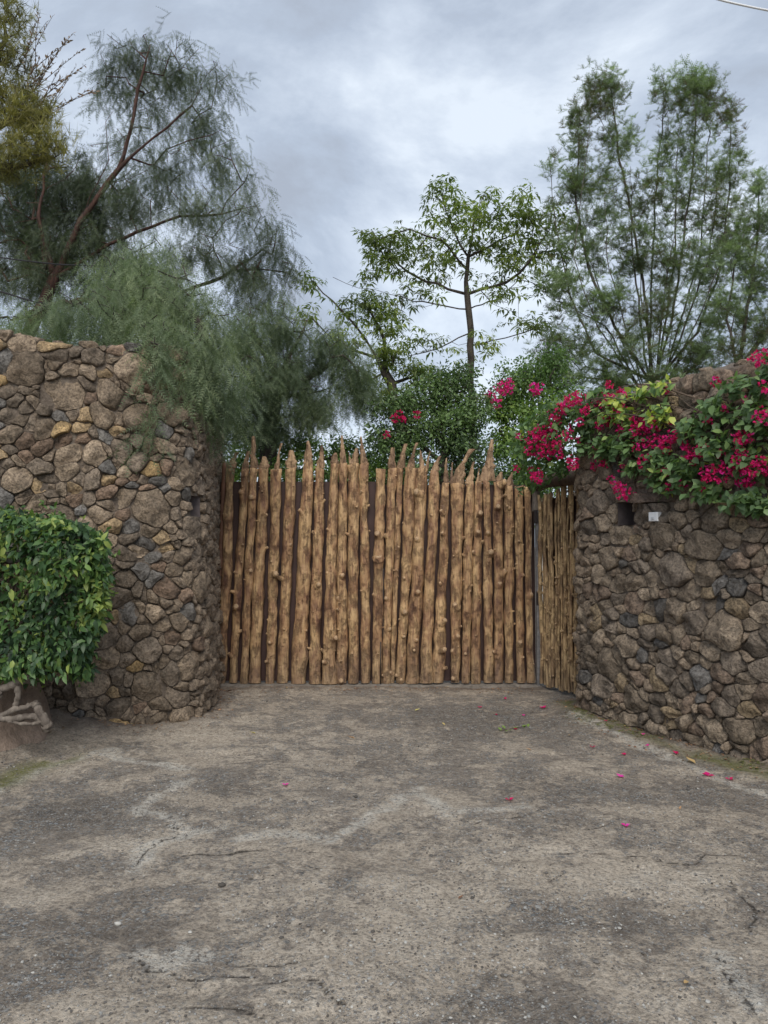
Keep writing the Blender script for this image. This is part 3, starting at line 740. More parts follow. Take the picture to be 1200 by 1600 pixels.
def tip_mesh(mb, xb, wb, zb, peak, yc, r, dep=.022, fork=None):
    """a jagged, roughly planar offcut standing on the log: outline with real thickness and rounded back"""
    n = 14; px_, pz = peak; L = []; Rr = []
    so = r.uniform(-99, 99); pa, pb = r.choice([(1.2, 3.2), (3.2, 1.2), (1.8, 2.4), (2.4, 1.5)])
    lean = px_ - xb
    if lean > wb * .5: pa, pb = 1.15, 3.0
    if lean < -wb * .5: pa, pb = 3.0, 1.15
    bl_ = r.uniform(.14, .50); wb = wb * 1.10; pz = zb + (pz - zb) * r.uniform(.82, 1.0)
    step_l, step_r = r.uniform(.25, .7), r.uniform(.25, .7)
    for i in range(n + 1):
        t = i / n; z = zb + (pz - zb) * t
        jl = mnoise.noise(Vector((z * 24, so, 0))) * .55 - .34 * (t > step_l); jr = mnoise.noise(Vector((z * 24, so, 7))) * .55 - .34 * (t > step_r)
        l = (xb - wb) + (px_ - wb * bl_ - xb + wb) * t ** pa - jl * wb * (1 - t) * min(1, t * 4)
        q_ = (xb + wb) + (px_ + wb * bl_ - xb - wb) * t ** pb + jr * wb * (1 - t) * min(1, t * 4)
        if q_ - l < .005: m_ = (q_ + l) / 2; l, q_ = m_ - .0025, m_ + .0025
        L.append((l, z)); Rr.append((q_, z))
    P_ = []
    for (l, rr_) in zip(L, Rr):
        cxm = (l[0] + rr_[0]) / 2; w = (rr_[0] - l[0]) / 2; th_ = np.arange(8) * math.pi / 4
        P_.append(np.stack([cxm + np.cos(th_) * w, yc + np.sin(th_) * min(.026, wb * .75, w * 1.0), np.full(8, l[1])], -1))
    V = np.concatenate(P_); i = np.arange(n)[:, None] * 8; j = np.arange(8)[None]; k = (j + 1) % 8
    mb.add(V, np.stack([i + j, i + k, i + 8 + k, i + 8 + j], -1).reshape(-1, 4))
    b0 = mb.n - len(V); mb.f.append(np.array([[b0 + n * 8 + q for q in range(8)]])); mb.m.append(np.zeros(1, int))
    if fork: tip_mesh(mb, fork[0], fork[1], zb, fork[2], yc, r, dep)
def wx(px, Y=GY0): return P(px, 900, Y)[0]
def wz(py, Y=GY0): return P(600, py, Y)[2]
def c3(x): return 320 + x / 3.637
def y3(y): return 660 + y / 3.637
def c4(x): return 580 + x / 3.479
def y4(y): return 660 + y / 3.479
# bottom x, top x, half width bottom, half width top, cut line, (tip peak x, y, half width at base), optional fork
LEFT = [(100, 145, 28, 25, 262, (178, 165, 27), None), (167, 225, 23, 22, 265, (243, 150, 20), None), (227, 276, 23, 21, 262, (272, 45, 21), None),
        (289, 330, 32, 28, 262, (332, 186, 28), None), (376, 405, 25, 31, 268, (432, 100, 14), None), (443, 488, 31, 29, 262, (486, 142, 29), None),
        (536, 584, 44, 31, 236, (582, 90, 26), None), (626, 655, 34, 25, 262, (662, 108, 22), None), (706, 736, 38, 25, 236, (742, 165, 23), None),
        (777, 784, 31, 25, 234, (776, 58, 17), None), (846, 843, 31, 30, 238, (862, 138, 24), (826, 9, (816, 160))), (912, 905, 27, 25, 235, (886, 50, 20), None),
        (977, 997, 28, 26, 265, None, None)]
RIGHT = [(81, 114, 20, 25, 250, (118, 132, 20), None), (112, 162, 12, 17, 250, (190, 108, 22), None), (158, 216, 23, 32, 247, (250, 100, 20), None),
         (220, 280, 35, 31, 250, (268, 132, 16), (305, 10, (323, 150))), (294, 348, 31, 27, 266, (376, 182, 22), None), (362, 410, 33, 20, 330, (412, 182, 14), (436, 8, (444, 205))),
         (455, 466, 24, 34, 335, (552, 118, 38), None), (509, 536, 21, 25, 335, (560, 190, 22), (580, 10, (590, 245))), (566, 584, 26, 20, 322, None, None), (634, 632, 26, 20, 320, (662, 78, 38), None),
         (690, 692, 24, 26, 322, (712, 262, 25), None), (745, 752, 24, 24, 345, (772, 262, 22), None), (808, 805, 22, 21, 345, None, None), (860, 853, 20, 17, 352, None, None)]
# knots seen in the photograph: crop x, crop y, radius (crop units), stub length (m)
KL = [(218, 710, 7, .02), (185, 855, 9, .02), (163, 965, 10, .03), (190, 1050, 17, .02), (203, 1190, 11, .025), (155, 1328, 11, .03), (345, 545, 10, .03), (345, 718, 9, .03), (268, 430, 16, .02),
      (260, 845, 14, .012), (400, 865, 19, .05), (437, 890, 12, .055), (373, 1250, 12, .025), (362, 1360, 11, .03), (545, 520, 13, .03), (488, 700, 11, .01), (680, 462, 9, .03), (624, 640, 10, .03),
      (648, 935, 14, .03), (706, 620, 10, .02), (816, 645, 9, .03), (790, 880, 14, .03), (757, 1010, 12, .02), (757, 1065, 10, .02), (700, 870, 8, .02), (733, 1232, 15, .035), (675, 1310, 10, .035), (687, 1362, 13, .03),
      (775, 1470, 14, .02), (932, 480, 8, .02), (988, 645, 19, .035), (985, 770, 24, .012), (958, 985, 12, .012), (605, 1290, 8, .02), (200, 400, 14, .012), (890, 960, 8, .012), (895, 400, 8, .012), (945, 630, 8, .02)]
KR = [(262, 390, 21, .04), (250, 640, 14, .01), (38, 620, 14, .02), (180, 855, 9, .02), (178, 1035, 16, .03), (248, 930, 16, .03), (177, 1165, 9, .02), (101, 1125, 12, .02), (388, 495, 13, .03), (388, 615, 11, .03),
      (585, 505, 15, .04), (582, 610, 14, .04), (560, 715, 11, .03), (495, 635, 9, .02), (457, 1000, 20, .02), (462, 1165, 17, .02), (438, 1250, 15, .02), (448, 1390, 14, .02), (375, 885, 10, .02), (388, 1090, 18, .045), (380, 1240, 17, .05),
      (398, 1340, 10, .03), (635, 610, 11, .03), (645, 712, 20, .03), (710, 345, 19, .05), (685, 470, 15, .045), (715, 410, 9, .04), (712, 830, 16, .04), (690, 890, 14, .03), (672, 1250, 12, .03), (745, 475, 9, .02),
      (800, 660, 8, .02), (806, 712, 8, .02), (767, 803, 7, .02), (820, 832, 10, .02), (800, 1205, 14, .03), (818, 1285, 9, .02), (862, 945, 15, .03), (778, 1100, 7, .02), (85, 960, 12, .02), (150, 690, 9, .02), (240, 1190, 10, .02),
      (235, 1240, 10, .02), (512, 1262, 9, .02), (603, 660, 9, .03), (500, 730, 9, .02), (545, 890, 9, .01), (477, 1115, 9, .02), (68, 1380, 9, .02), (108, 1365, 10, .02), (140, 1380, 10, .02), (163, 1408, 10, .02)]
def gate_leaf(name, defs, kn, cx_f, cy_f, sc_, hinge_px, span, label, seed, backtop):
    base = np.array([wx(hinge_px), GY0, 0.0]); root = thing(name, tuple(base), label, 'gate')
    r = random.Random(seed); zb = .035
    for i, (bx, tx, wb, wt_, cut, tip, fork) in enumerate(defs):
        x0, x1 = wx(cx_f(bx)), wx(cx_f(tx)); pm = 1 / (F / GY0) / sc_
        w0, w1 = wb * pm * 1.02, wt_ * pm * 1.02; z1_ = wz(cy_f(cut)); z0_ = zb + r.uniform(-.008, .006)
        ks = []
        for (kx, ky, kr, kl) in kn:
            zk = wz(cy_f(ky)); t_ = (zk - z0_) / (z1_ - z0_)
            dist = [abs(kx - (d[0] + (d[1] - d[0]) * np.clip(t_, 0, 1))) / (d[2] + d[3]) for d in defs]
            if int(np.argmin(dist)) == i:
                xc = x0 + (x1 - x0) * t_; ww = w0 + (w1 - w0) * t_
                off_ = float(np.clip((wx(cx_f(kx)) - xc) / ww, -.92, .92)); ks.append((zk, -math.acos(off_), kr * pm * 1.05, kl * 1.25))
        for _ in range(2 + int(4 * r.random())):
            ks.append((r.uniform(.2, z1_ - .1), -r.uniform(.3, 2.85), r.uniform(.007, .015), r.uniform(.004, .018)))
        mb = MB(); yc = GY0 - .005 + r.uniform(-.006, .006)
        log_mesh(mb, x0, x1, w0, w1, z0_, z1_, yc, r, ks)
        o = obj('log', mb, [M_log, M_logend], root, (x0, yc, z0_))
        if tip:
            mb = MB(); pk = (wx(cx_f(tip[0])), wz(cy_f(tip[1])))
            fk = None
            if fork: fk = (wx(cx_f(fork[0])), fork[1] * pm, (wx(cx_f(fork[2][0])), wz(cy_f(fork[2][1]))))
            bxx = x1 if abs(pk[0] - x1) < tip[2] * pm * 2.6 else x1 + (pk[0] - x1) * .6
            tip_mesh(mb, bxx, tip[2] * pm, z1_ + .004, pk, yc + .004, r, .03, fk)
            obj('log_tip', mb, M_tip, o, (x1, yc, z1_), smooth=False)
    xa, xb = wx(span[0]), wx(span[1]); zt = wz(backtop)
    mb = MB(); box(mb, (xa, GY0 + .052, .045), (xb, GY0 + .062, zt)); obj('back_panel', mb, M_panel, root, (xa, GY0 + .052, .045), smooth=False)
    for z_ in (.07, 1.25, zt - .05):
        mb = MB(); box(mb, (xa + .01, GY0 + .064, z_), (xb - .01, GY0 + .10, z_ + .045)); obj('frame_rail', mb, M_panel, root, (xa, GY0 + .064, z_), smooth=False)
    return root
gl_ = gate_leaf('log_gate', LEFT, KL, c3, y3, 3.637, 342, (341, 598.4), 'left leaf of the wide log gate, beside the curved wall, with pointed log tips', 5, 752)
gr_ = gate_leaf('log_gate', RIGHT, KR, c4, y4, 3.479, 834, (598.6, 837.5), 'right leaf of the wide log gate, beside the metal post, with broad jagged tips', 8, 757)
gl_['group'] = gr_['group'] = 'leaves of the wide log gate'
# drop bolt at the meeting edge
x = wx(595); mb = MB()
tube(mb, [(x, GY0 - .075, .012), (x, GY0 - .075, .50)], .007, 8); obj('drop_bolt', mb, M_iron, gl_, (x, GY0 - .075, .012))
mb = MB(); box(mb, (x - .035, GY0 - .09, .018), (x + .01, GY0 - .055, .03)); obj('bolt_foot', mb, M_metal, gl_, (x, GY0 - .07, .02), smooth=False)
# threshold under the gate
mb = MB(); n = 40; xs_ = np.linspace(wx(336), wx(842), n)
for j in range(n - 1):
    z_ = .022 + .006 * math.sin(j * 1.7); box(mb, (xs_[j], GY0 - .10 + .012 * math.sin(j * .9), -.02), (xs_[j + 1], GY0 + .12, z_))
V, Fq = [], []
for j in range(n):
    yy = GY0 - .11 + .02 * vnoise(np.array([j * .45]), np.array([1.]), 3)[0]; z_ = .014 + .014 * vnoise(np.array([j * .4]), np.array([4.]), 5)[0]
    V += [[xs_[j], yy - .03, -.03], [xs_[j], yy, z_], [xs_[j], GY0 + .12, z_ + .004], [xs_[j], GY0 + .16, -.03]]
for j in range(n - 1):
    for q in range(3): Fq.append([j * 4 + q, j * 4 + 4 + q, j * 4 + 5 + q, j * 4 + 1 + q])
mb = MB(); mb.add(V, Fq); o = obj('threshold', mb, M_cement, None, (xs_[0], GY0, 0)); tag(o, 'low rough cement threshold strip running under the log gate', 'threshold')
# brown wooden post between the left wall and the gate
mb = MB(); log_mesh(mb, wx(338), wx(349), .035, .030, 0.0, wz(722), GY0 + .02, random.Random(3), [], 1.0, .006)
o = obj('gate_post', mb, [mat_plain('brown_post', (.17, .085, .052), .7, .35, 9), M_logend], None, (wx(338), GY0 + .02, 0)); tag(o, 'slim reddish brown wooden post between curved wall and log gate', 'post')
# grey metal post between the two gates
t = thing('metal_post', (wx(840, 8.42), 8.42, 0), 'slim grey metal post between the wide log gate and the side gate', 'post')
xp = wx(840, 8.42); mb = MB(); box(mb, (xp - .018, 8.40, 0), (xp + .016, 8.46, wz(800, 8.42))); obj('post_tube', mb, M_metal, t, (xp, 8.42, 0), smooth=False)
mb = MB(); box(mb, (xp - .045, 8.375, wz(818, 8.4)), (xp + .0, 8.398, wz(797, 8.4))); obj('hinge_box', mb, M_iron, t, (xp, 8.4, 1.9), smooth=False)
mb = MB(); log_mesh(mb, xp - .005, xp - .002, .042, .045, wz(799, 8.42), wz(762, 8.42), 8.43, random.Random(9), [], 1.0, .004, dz=.03); obj('post_cap', mb, [M_root, M_logend], t, (xp, 8.43, 2.0))
mb = MB(); box(mb, (xp - .018, 8.385, wz(945, 8.4)), (xp + .018, 8.399, wz(925, 8.4))); obj('latch_plate', mb, M_iron, t, (xp, 8.4, 1.1), smooth=False)

# narrow side gate
A = np.array([wx(843, 8.40), 8.40]); Bq = np.array([2.03, 7.80]); d2 = (Bq - A) / np.linalg.norm(Bq - A); n2 = np.array([d2[1], -d2[0]]); LenG = np.linalg.norm(Bq - A)
sg = thing('side_gate', (Bq[0], Bq[1], 0), 'narrow side gate of thin yellow crooked poles beside the right stone wall', 'gate')
r = random.Random(77); nP = 13
pos = [(i + .5) / nP for i in range(nP)]
ztop0, ztop1 = 2.12, 2.27
for i, tt in enumerate(pos):
    mb = MB(); hw = LenG / nP * .5 * r.uniform(.50, 1.05); ks = []
    for _ in range(7): ks.append((r.uniform(.15, 2.05), -r.uniform(.15, 3.0), r.uniform(.008, .017), r.uniform(.008, .03)))
    x_ = tt * LenG + r.uniform(-.008, .008)
    log_mesh(mb, x_, x_ + r.uniform(-.02, .02), hw, hw * r.uniform(.75, 1), .03 + r.uniform(-.01, .02), ztop0 + (ztop1 - ztop0) * tt + r.uniform(-.02, .03), 0, r, ks, 1.0, .020)
    for k in range(len(mb.v)):
        v = mb.v[k]; mb.v[k] = np.stack([A[0] + d2[0] * v[:, 0] - n2[0] * v[:, 1], A[1] + d2[1] * v[:, 0] - n2[1] * v[:, 1], v[:, 2]], -1)
    # keep faces outward (mirror check is not needed: rotation only)
    obj('pole', mb, [M_log2, M_logend], sg, (A[0] + d2[0] * x_, A[1] + d2[1] * x_, .03))
M3 = np.array([[d2[0], -n2[0], 0], [d2[1], -n2[1], 0], [0, 0, 1]])
mb = MB(); box(mb, (0.0, .045, .05), (LenG, .055, 2.1), M=M3, org=np.array([A[0], A[1], 0])); obj('back_panel', mb, M_panel, sg, (A[0], A[1], 0), smooth=False)
# beam over the side gate
mb = MB(); o3 = np.array([A[0], A[1], 0]); v0 = A - d2 * .12; v1 = Bq + d2 * .22
pts = [np.array([*(v0 + (v1 - v0) * q), 2.245 + .07 * q + .02 * math.sin(q * 5)]) for q in np.linspace(0, 1, 9)]
tube(mb, pts, np.array([.075, .08, .07, .08, .085, .08, .075, .085, .08]), 9); o = obj('beam', mb, M_beam, None, tuple(pts[0])); tag(o, 'dark old wooden beam over the side gate, half hidden by flowers', 'beam')

# ------------------------------------------------------------------ foliage templates
def blade(w=.5, fold=.12, droop=.10):
    V = np.array([[0, 0, 0], [-w * .42, .28, fold * .8], [-w * .36, .62, fold * .4 - droop * .3], [0, 1, -droop], [w * .36, .62, fold * .4 - droop * .3], [w * .42, .28, fold * .8], [0, .45, 0.0]])
    return V, [[0, 6, 1], [1, 6, 2], [2, 6, 3], [3, 6, 4], [4, 6, 5], [5, 6, 0]]
def blade4(w=.45, fold=.12, droop=.1):
    V = np.array([[0, 0, 0], [-w * .5, .45, fold], [0, 1, -droop], [w * .5, .45, fold], [0, .45, 0.0]])
    return V, [[0, 4, 1], [1, 4, 2], [2, 4, 3], [3, 4, 0]]
def strand(seed, L=.75, nf=13, npairs=8, fl=.20, ll=.045, lw=.0075):
    """a hanging pepper-tree shoot: fronds either side, each with rows of narrow leaflets"""
    r = np.random.default_rng(seed); V = []; Fc = []
    def tri(a, b, c):
        k = len(V); V.extend([a, b, c]); Fc.append([k, k + 1, k + 2])
    bend = r.normal(0, .10, 2)
    for i in range(nf):
        t = (i + .4) / nf; o = np.array([bend[0] * t * t, bend[1] * t * t, -L * t])
        az = i * 2.4 + r.normal(0, .4); out_ = np.array([math.cos(az), math.sin(az), 0])
        d0 = norm(out_ * .75 + np.array([0, 0, -.55 - .5 * t])); f = fl * (1 - .35 * t) * r.uniform(.75, 1.2)
        side = norm(np.cross(d0, r.normal(0, 1, 3)))
        prev = o
        for j in range(npairs):
            s = (j + 1) / npairs; p = o + d0 * f * s + np.array([0, 0, -.32 * f * s * s])
            dd = norm(p - prev); l = ll * (1 - .45 * s) * r.uniform(.85, 1.15)
            for sg_ in (-1, 1):
                q = norm(side * sg_ + dd * .75); tip = p + q * l
                tri(p - dd * lw * .5, p + dd * lw * .5, tip)
            prev = p
        tri(o + side * .0015, o - side * .0015, prev)
    for k in range(4):
        t0, t1 = k / 4, (k + 1) / 4
        a = np.array([bend[0] * t0 * t0, bend[1] * t0 * t0, -L * t0]); b = np.array([bend[0] * t1 * t1, bend[1] * t1 * t1, -L * t1])
        tri(a + [.0025, 0, 0], a - [.0025, 0, 0], b); tri(a + [0, .0025, 0], a - [0, .0025, 0], b)
    return np.array(V), Fc
def tuft(seed, n=7, L=.13, lobes=4, lw=.012, spread=.9, up=.6):
    """a spray of divided, silky-oak like leaves round a shoot tip"""
    r = np.random.default_rng(seed); V = []; Fc = []
    for i in range(n):
        az = i * 2.4 + r.normal(0, .5); d0 = norm(np.array([math.cos(az) * spread, math.sin(az) * spread, up + r.normal(0, .25)])); f = L * r.uniform(.7, 1.25)
        side = norm(np.cross(d0, [0, 0, 1.0])); o = np.array([0, 0, r.uniform(-.05, .03)])
        k = len(V); V += [o + side * lw * .3, o - side * lw * .3, o + d0 * f + np.array([0, 0, -.25 * f])]; Fc.append([k, k + 1, k + 2])
        for j in range(lobes):
            s = (j + .6) / lobes * .85; p = o + d0 * f * s + np.array([0, 0, -.25 * f * s * s])
            for sg_ in (-1, 1):
                q = norm(side * sg_ + d0 * 1.0); l = f * .42 * (1 - s * .5)
                k = len(V); V += [p - d0 * lw * .5, p + d0 * lw * .5, p + q * l]; Fc.append([k, k + 1, k + 2])
    return np.array(V), Fc
def rosette(seed, n=11, L=.12, w=.3, up=.1):
    r = np.random.default_rng(seed); V = np.zeros((0, 3)); Fc = []
    TV, TF = blade4(w, .06, .35)
    for i in range(n):
        az = i * 2.4 + r.normal(0, .4); d = norm(np.array([[math.cos(az), math.sin(az), up - r.uniform(0, .7)]]))
        M = frames(d, np.array([[0, 0, 1.0]]))[0]; k = len(V)
        rad = r.uniform(0, .08)
        V = np.vstack([V, TV @ M.T * L * r.uniform(.7, 1.2) + d * rad]); Fc += [[a + k for a in f] for f in TF]
    return V, Fc

# ------------------------------------------------------------------ trees
def grow(roots, att, alpha=.25, seg=.16, jit=.03, up=0.0, grav=0.0):
    """roots: polylines (the first starts at the foot). att: target points. Returns nodes with parents."""
    pos = []; par = []; pl = []; tag_ = []
    for k, pts in enumerate(roots):
        pts = [np.array(p, float) for p in pts]
        if k == 0: last = -1
        else: last = int(np.argmin(np.linalg.norm(np.array(pos) - pts[0], axis=1)))
        start = pts[0] if k == 0 else pos[last]
        if k == 0: pos.append(start); par.append(-1); pl.append(0); tag_.append(0); last = 0
        cur = start
        for p in pts[1:]:
            m = max(1, int(np.linalg.norm(p - cur) / seg)); a0 = cur
            for i in range(1, m + 1):
                q = a0 + (p - a0) * i / m + (rng.normal(0, jit, 3) * .5 if i < m else 0)
                pos.append(q); par.append(last); pl.append(pl[last] + seg); tag_.append(k); last = len(pos) - 1
            cur = p
    pos_a = np.zeros((len(pos) + len(att) * 30, 3)); n = len(pos); pos_a[:n] = pos
    pl_a = np.zeros(len(pos_a)); pl_a[:n] = pl
    d0 = np.array([np.min(np.linalg.norm(pos_a[:n] - a, axis=1)) for a in att]); tips = []
    for ai in np.argsort(d0):
        a = att[ai]; v = a - pos_a[:n]; d = np.linalg.norm(v, axis=1)
        cost = d + alpha * pl_a[:n] + up * np.maximum(0, d * .75 - v[:, 2])
        j = int(np.argmin(cost)); m = min(28, max(1, int(d[j] / seg))); last = j; s = pos_a[j].copy(); vv = a - s
        sag = np.array([0, 0, grav * d[j]])
        for i in range(1, m + 1):
            t = i / m; q = s + vv * t + sag * (4 * t * (1 - t)) + (rng.normal(0, jit, 3) if i < m else 0)
            pos_a[n] = q; par.append(last); pl_a[n] = pl_a[last] + d[j] / m; tag_.append(-1); last = n; n += 1
        tips.append(last)
    return pos_a[:n], np.array(par), np.array(tag_), np.array(tips)
def tubes(root, pos, par, tg, names, mats, r0, p=.45, rmin=.003, base_r=None):
    n = len(pos); cnt = np.zeros(n); ch = [[] for _ in range(n)]
    for i in range(n - 1, -1, -1):
        if cnt[i] == 0: cnt[i] = 1
        if par[i] >= 0: cnt[par[i]] += cnt[i]; ch[par[i]].append(i)
    cnt2 = np.ones(n)
    for i in range(n - 1, -1, -1):
        cnt2[i] = max(1, sum(cnt2[c] for c in ch[i]))
    rad = np.maximum(rmin, r0 * cnt2 ** p)
    if base_r: rad *= 1 + (base_r / rad[0] - 1) * np.clip(cnt2 / cnt2[0], 0, 1) ** .5
    mbs = {}
    starts = [0]; 
    done = np.zeros(n, bool)
    stack = [(0, None)]
    while stack:
        s, prev = stack.pop()
        k = tg[s]; chain = [s]; cur = s
        while ch[cur]:
            same = [c for c in ch[cur] if tg[c] == k] if k >= 0 else ch[cur]
            if not same: nxt = None
            else: nxt = max(same, key=lambda c: cnt2[c])
            for c in ch[cur]:
                if c != nxt: stack.append((c, cur))
            if nxt is None: break
            chain.append(nxt); cur = nxt
        idx = ([prev] if prev is not None else []) + chain
        if len(idx) < 2: continue
        pts = pos[idx]; rr_ = rad[idx].copy()
        if prev is not None: rr_[0] = min(rr_[0], rr_[1] * 1.25)
        mx = rr_.max(); sides = 8 if mx > .05 else 6 if mx > .02 else 4 if mx > .008 else 3
        tube(mbs.setdefault(int(k), MB()), pts, rr_, sides, cap=mx > .02)
    for k, mb in mbs.items():
        nm = names[0] if k == 0 else names[1] if k > 0 else 'twigs'
        obj(nm, mb, mats, root, tuple(pos[0]) if k <= 0 else tuple(mb.v[0][0]), kind='stuff' if k < 0 else None)
    return rad
def clump_points(cl, dens=1.0):
    """cl: (px, py, rx, ry, Y, depth_radius, n)"""
    o = []
    for px, py, rx, ry, Y, dr, n in cl:
        c = P(px, py, Y); s = Y / F; n = int(n * dens)
        v = rng.normal(0, 1, (n, 3)); v = norm(v) * (rng.random((n, 1)) ** .45)
        o.append(c + v * np.array([rx * s, dr, ry * s]))
    return np.concatenate(o)
def tree(name, label, foot, roots, att, bark, leafmat, templates, per, r0, alpha=.25, up=0.0, grav=0.0, seg=.16, jit=.03, hang=0, scale=(.8, 1.2), tilt=.3, tone=None, cat='tree', base_r=None, group=None, crown_nodes=.0, zmin=None, zone=None, leafname='crown', spread=.06):
    root = thing(name, tuple(foot), label, cat, group)
    pos, par, tg, tips = grow(roots, att, alpha, seg, jit, up, grav)
    tubes(root, pos, par, tg, ('trunk', 'branch'), bark, r0, base_r=base_r)
    src = pos[tips]
    if crown_nodes > 0:
        cand = np.where(tg == -1)[0]; extra = pos[cand[rng.random(len(cand)) < crown_nodes]]; src = np.vstack([src, extra])
    src = np.repeat(src, per, 0) + rng.normal(0, spread, (len(src) * per, 3))
    mb = MB(); k = len(src)
    big = np.array([mnoise.noise(Vector(p * 1.1)) for p in src])
    tn = np.clip(.5 + big * .55 + rng.normal(0, .17, k), 0, 1) if tone is None else tone(src)
    for q, (TV, TF) in enumerate(templates):
        m = np.arange(k) % len(templates) == q; kk = m.sum()
        az = rng.uniform(0, 6.28, kk)
        zax = norm(np.stack([rng.normal(0, tilt, kk), rng.normal(0, tilt, kk), np.ones(kk)], -1))
        xax = norm(np.cross(np.stack([np.cos(az), np.sin(az), 0 * az], -1), zax)); yax = np.cross(zax, xax)
        M = np.stack([xax, yax, zax], -1)
        scatter(mb, TV, TF, M, src[m], rng.uniform(*scale, kk), tn[m])
    if len(templates[0][1][0]) == 3:
        mb.t = [np.clip(t_ + np.repeat(rng.normal(0, .17, len(t_) // 3 + 1), 3)[:len(t_)], 0, 1) for t_ in mb.t]
    c = obj(leafname, mb, leafmat, root, tuple(src.mean(0)), smooth=False, kind='stuff')
    return root, pos

strands = [strand(i, .40, 9, 7, .20, .052, .0098) for i in range(6)]
strands_s = [strand(20 + i, .48, 11, 7, .19, .050, .0078) for i in range(5)]
# -- big red-barked pepper tree behind the left wall
Y = 11.4
roots = [[(-4.7, Y, 0), P(30, 560, Y - .35), P(85, 435, Y - .35), P(125, 345, Y - .35), P(185, 265, Y - .35), P(240, 215, Y - .35), P(300, 165, Y - .35)],
         [P(85, 435, Y - .35), P(150, 395, Y - .35), P(215, 362, Y - .35), P(280, 338, Y - .35), P(345, 335, Y - .35), P(400, 322, Y - .35)],
         [P(60, 480, Y - .35), P(150, 470, Y - .35), P(260, 465, Y - .35), P(350, 432, Y - .35), P(410, 390, Y - .35)],
         [P(185, 265, Y - .35), P(205, 200, Y - .35), P(215, 140, Y - .35), P(235, 70, Y - .35)],
         [P(85, 435, Y - .35), P(60, 340, Y - .35), P(75, 250, Y - .35)], [P(125, 345, Y - .35), P(170, 250, Y - .35), P(165, 190, Y - .35)]]
cl = [(235, 85, 43, 30, Y + .12, .5, 25), (185, 85, 33, 24, Y + .12, .4, 14), (290, 90, 31, 31, Y - .2 + .12, .5, 17), (340, 115, 21, 26, Y - .3 + .12, .3, 9), (230, 150, 52, 34, Y + .12, .6, 25), (170, 120, 22, 30, Y + .12, .4, 7),
      (315, 175, 39, 39, Y - .2 + .12, .6, 23), (200, 215, 47, 39, Y + .12, .6, 17), (275, 245, 47, 34, Y - .3 + .12, .6, 23), (345, 235, 33, 34, Y - .4 + .12, .5, 14), (150, 290, 60, 52, Y + .2 + .12, .8, 52), (80, 270, 60, 60, Y + .3 + .12, .8, 61),
      (230, 310, 60, 39, Y - .3 + .12, .7, 36), (310, 310, 47, 30, Y - .6 + .12, .6, 21), (375, 260, 21, 24, Y - .7 + .12, .4, 7), (60, 360, 69, 43, Y + .12, .8, 57), (140, 380, 77, 30, Y - .2 + .12, .7, 46), (20, 300, 43, 69, Y + .3 + .12, .7, 32), (385, 335, 33, 24, Y - .8 + .12, .5, 10),
      (425, 370, 28, 28, Y - 1.0 + .12, .5, 14), (370, 410, 43, 26, Y - 1.0 + .12, .5, 21), (440, 420, 21, 24, Y - 1.1 + .12, .4, 8), (300, 390, 52, 26, Y - .8 + .12, .6, 23), (200, 420, 77, 26, Y - .5 + .12, .7, 34), (60, 430, 60, 30, Y - .2 + .12, .7, 32),(400, 455, 34, 26, Y - 1 + .12, .5, 15), (60, 320, 80, 70, Y + .5, .6, 60), (130, 330, 70, 60, Y + .4, .5, 50), (40, 400, 80, 50, Y + .3, .6, 50), (180, 440, 80, 26, Y, .5, 40), (-60, 330, 52, 103, Y + .12, .8, 52)]
tree('pepper_tree', 'tall dark weeping pepper tree with leaning red-brown trunk behind the curved wall', (-4.7, Y, 0), roots, clump_points(cl), M_barkred, L_pepper, strands, 4, .0046, alpha=.14, up=.35, seg=.2, jit=.022, base_r=.095, tilt=.45, scale=(.55, 1.1), spread=.11)
# -- pale grey-green pepper tree spilling over the wall
Yp = 8.3
roots = [[(-2.9, Yp, 0), P(170, 560, Yp), P(200, 470, Yp - .3), P(225, 400, Yp - .5)], [P(200, 480, Yp - .3), P(270, 470, 7.6), P(310, 500, 7.25), P(325, 540, 7.1)],
         [P(195, 500, Yp - .2), P(220, 500, 7.3), P(238, 540, 6.75)], [P(190, 500, Yp - .2), P(100, 470, 7.7), P(40, 490, 7.5)]]
cl = [(225, 395, 42, 25, 7.8, .3, 17), (185, 430, 52, 28, 7.6, .4, 23), (270, 430, 47, 25, 7.5, .35, 19), (215, 470, 74, 30, 7.3, .4, 29), (300, 470, 47, 25, 7.3, .3, 17), (160, 490, 37, 22, 7.0, .25, 12), (260, 505, 42, 22, 6.85, .15, 17),
      (245, 540, 23, 20, 6.62, .06, 6), (305, 525, 40, 22, 7.0, .12, 17), (335, 550, 23, 30, 7.3, .12, 13), (330, 500, 32, 20, 7.3, .2, 10), (285, 560, 29, 20, 6.85, .07, 9), (60, 480, 58, 16, 7.4, .25, 17), (15, 500, 32, 10, 7.2, .2, 8), (120, 480, 42, 22, 7.2, .3, 12), (232, 630, 10, 12, 6.58, .04, 2), (338, 610, 13, 26, 7.4, .05, 8), (315, 585, 17, 22, 7.15, .05, 8), (345, 650, 8, 16, 7.6, .05, 3), (365, 600, 19, 28, 7.7, .2, 9)]
tree('pepper_tree', 'pale grey-green pepper tree spilling feathery fronds over the curved stone wall', (-2.9, Yp, 0), roots, clump_points(cl), M_barkdark, L_pepper2, strands_s, 4, .0038, alpha=.15, up=.0, seg=.14, jit=.02, base_r=.13, tilt=.22, scale=(.45, 1.15), grav=.04, spread=.07)
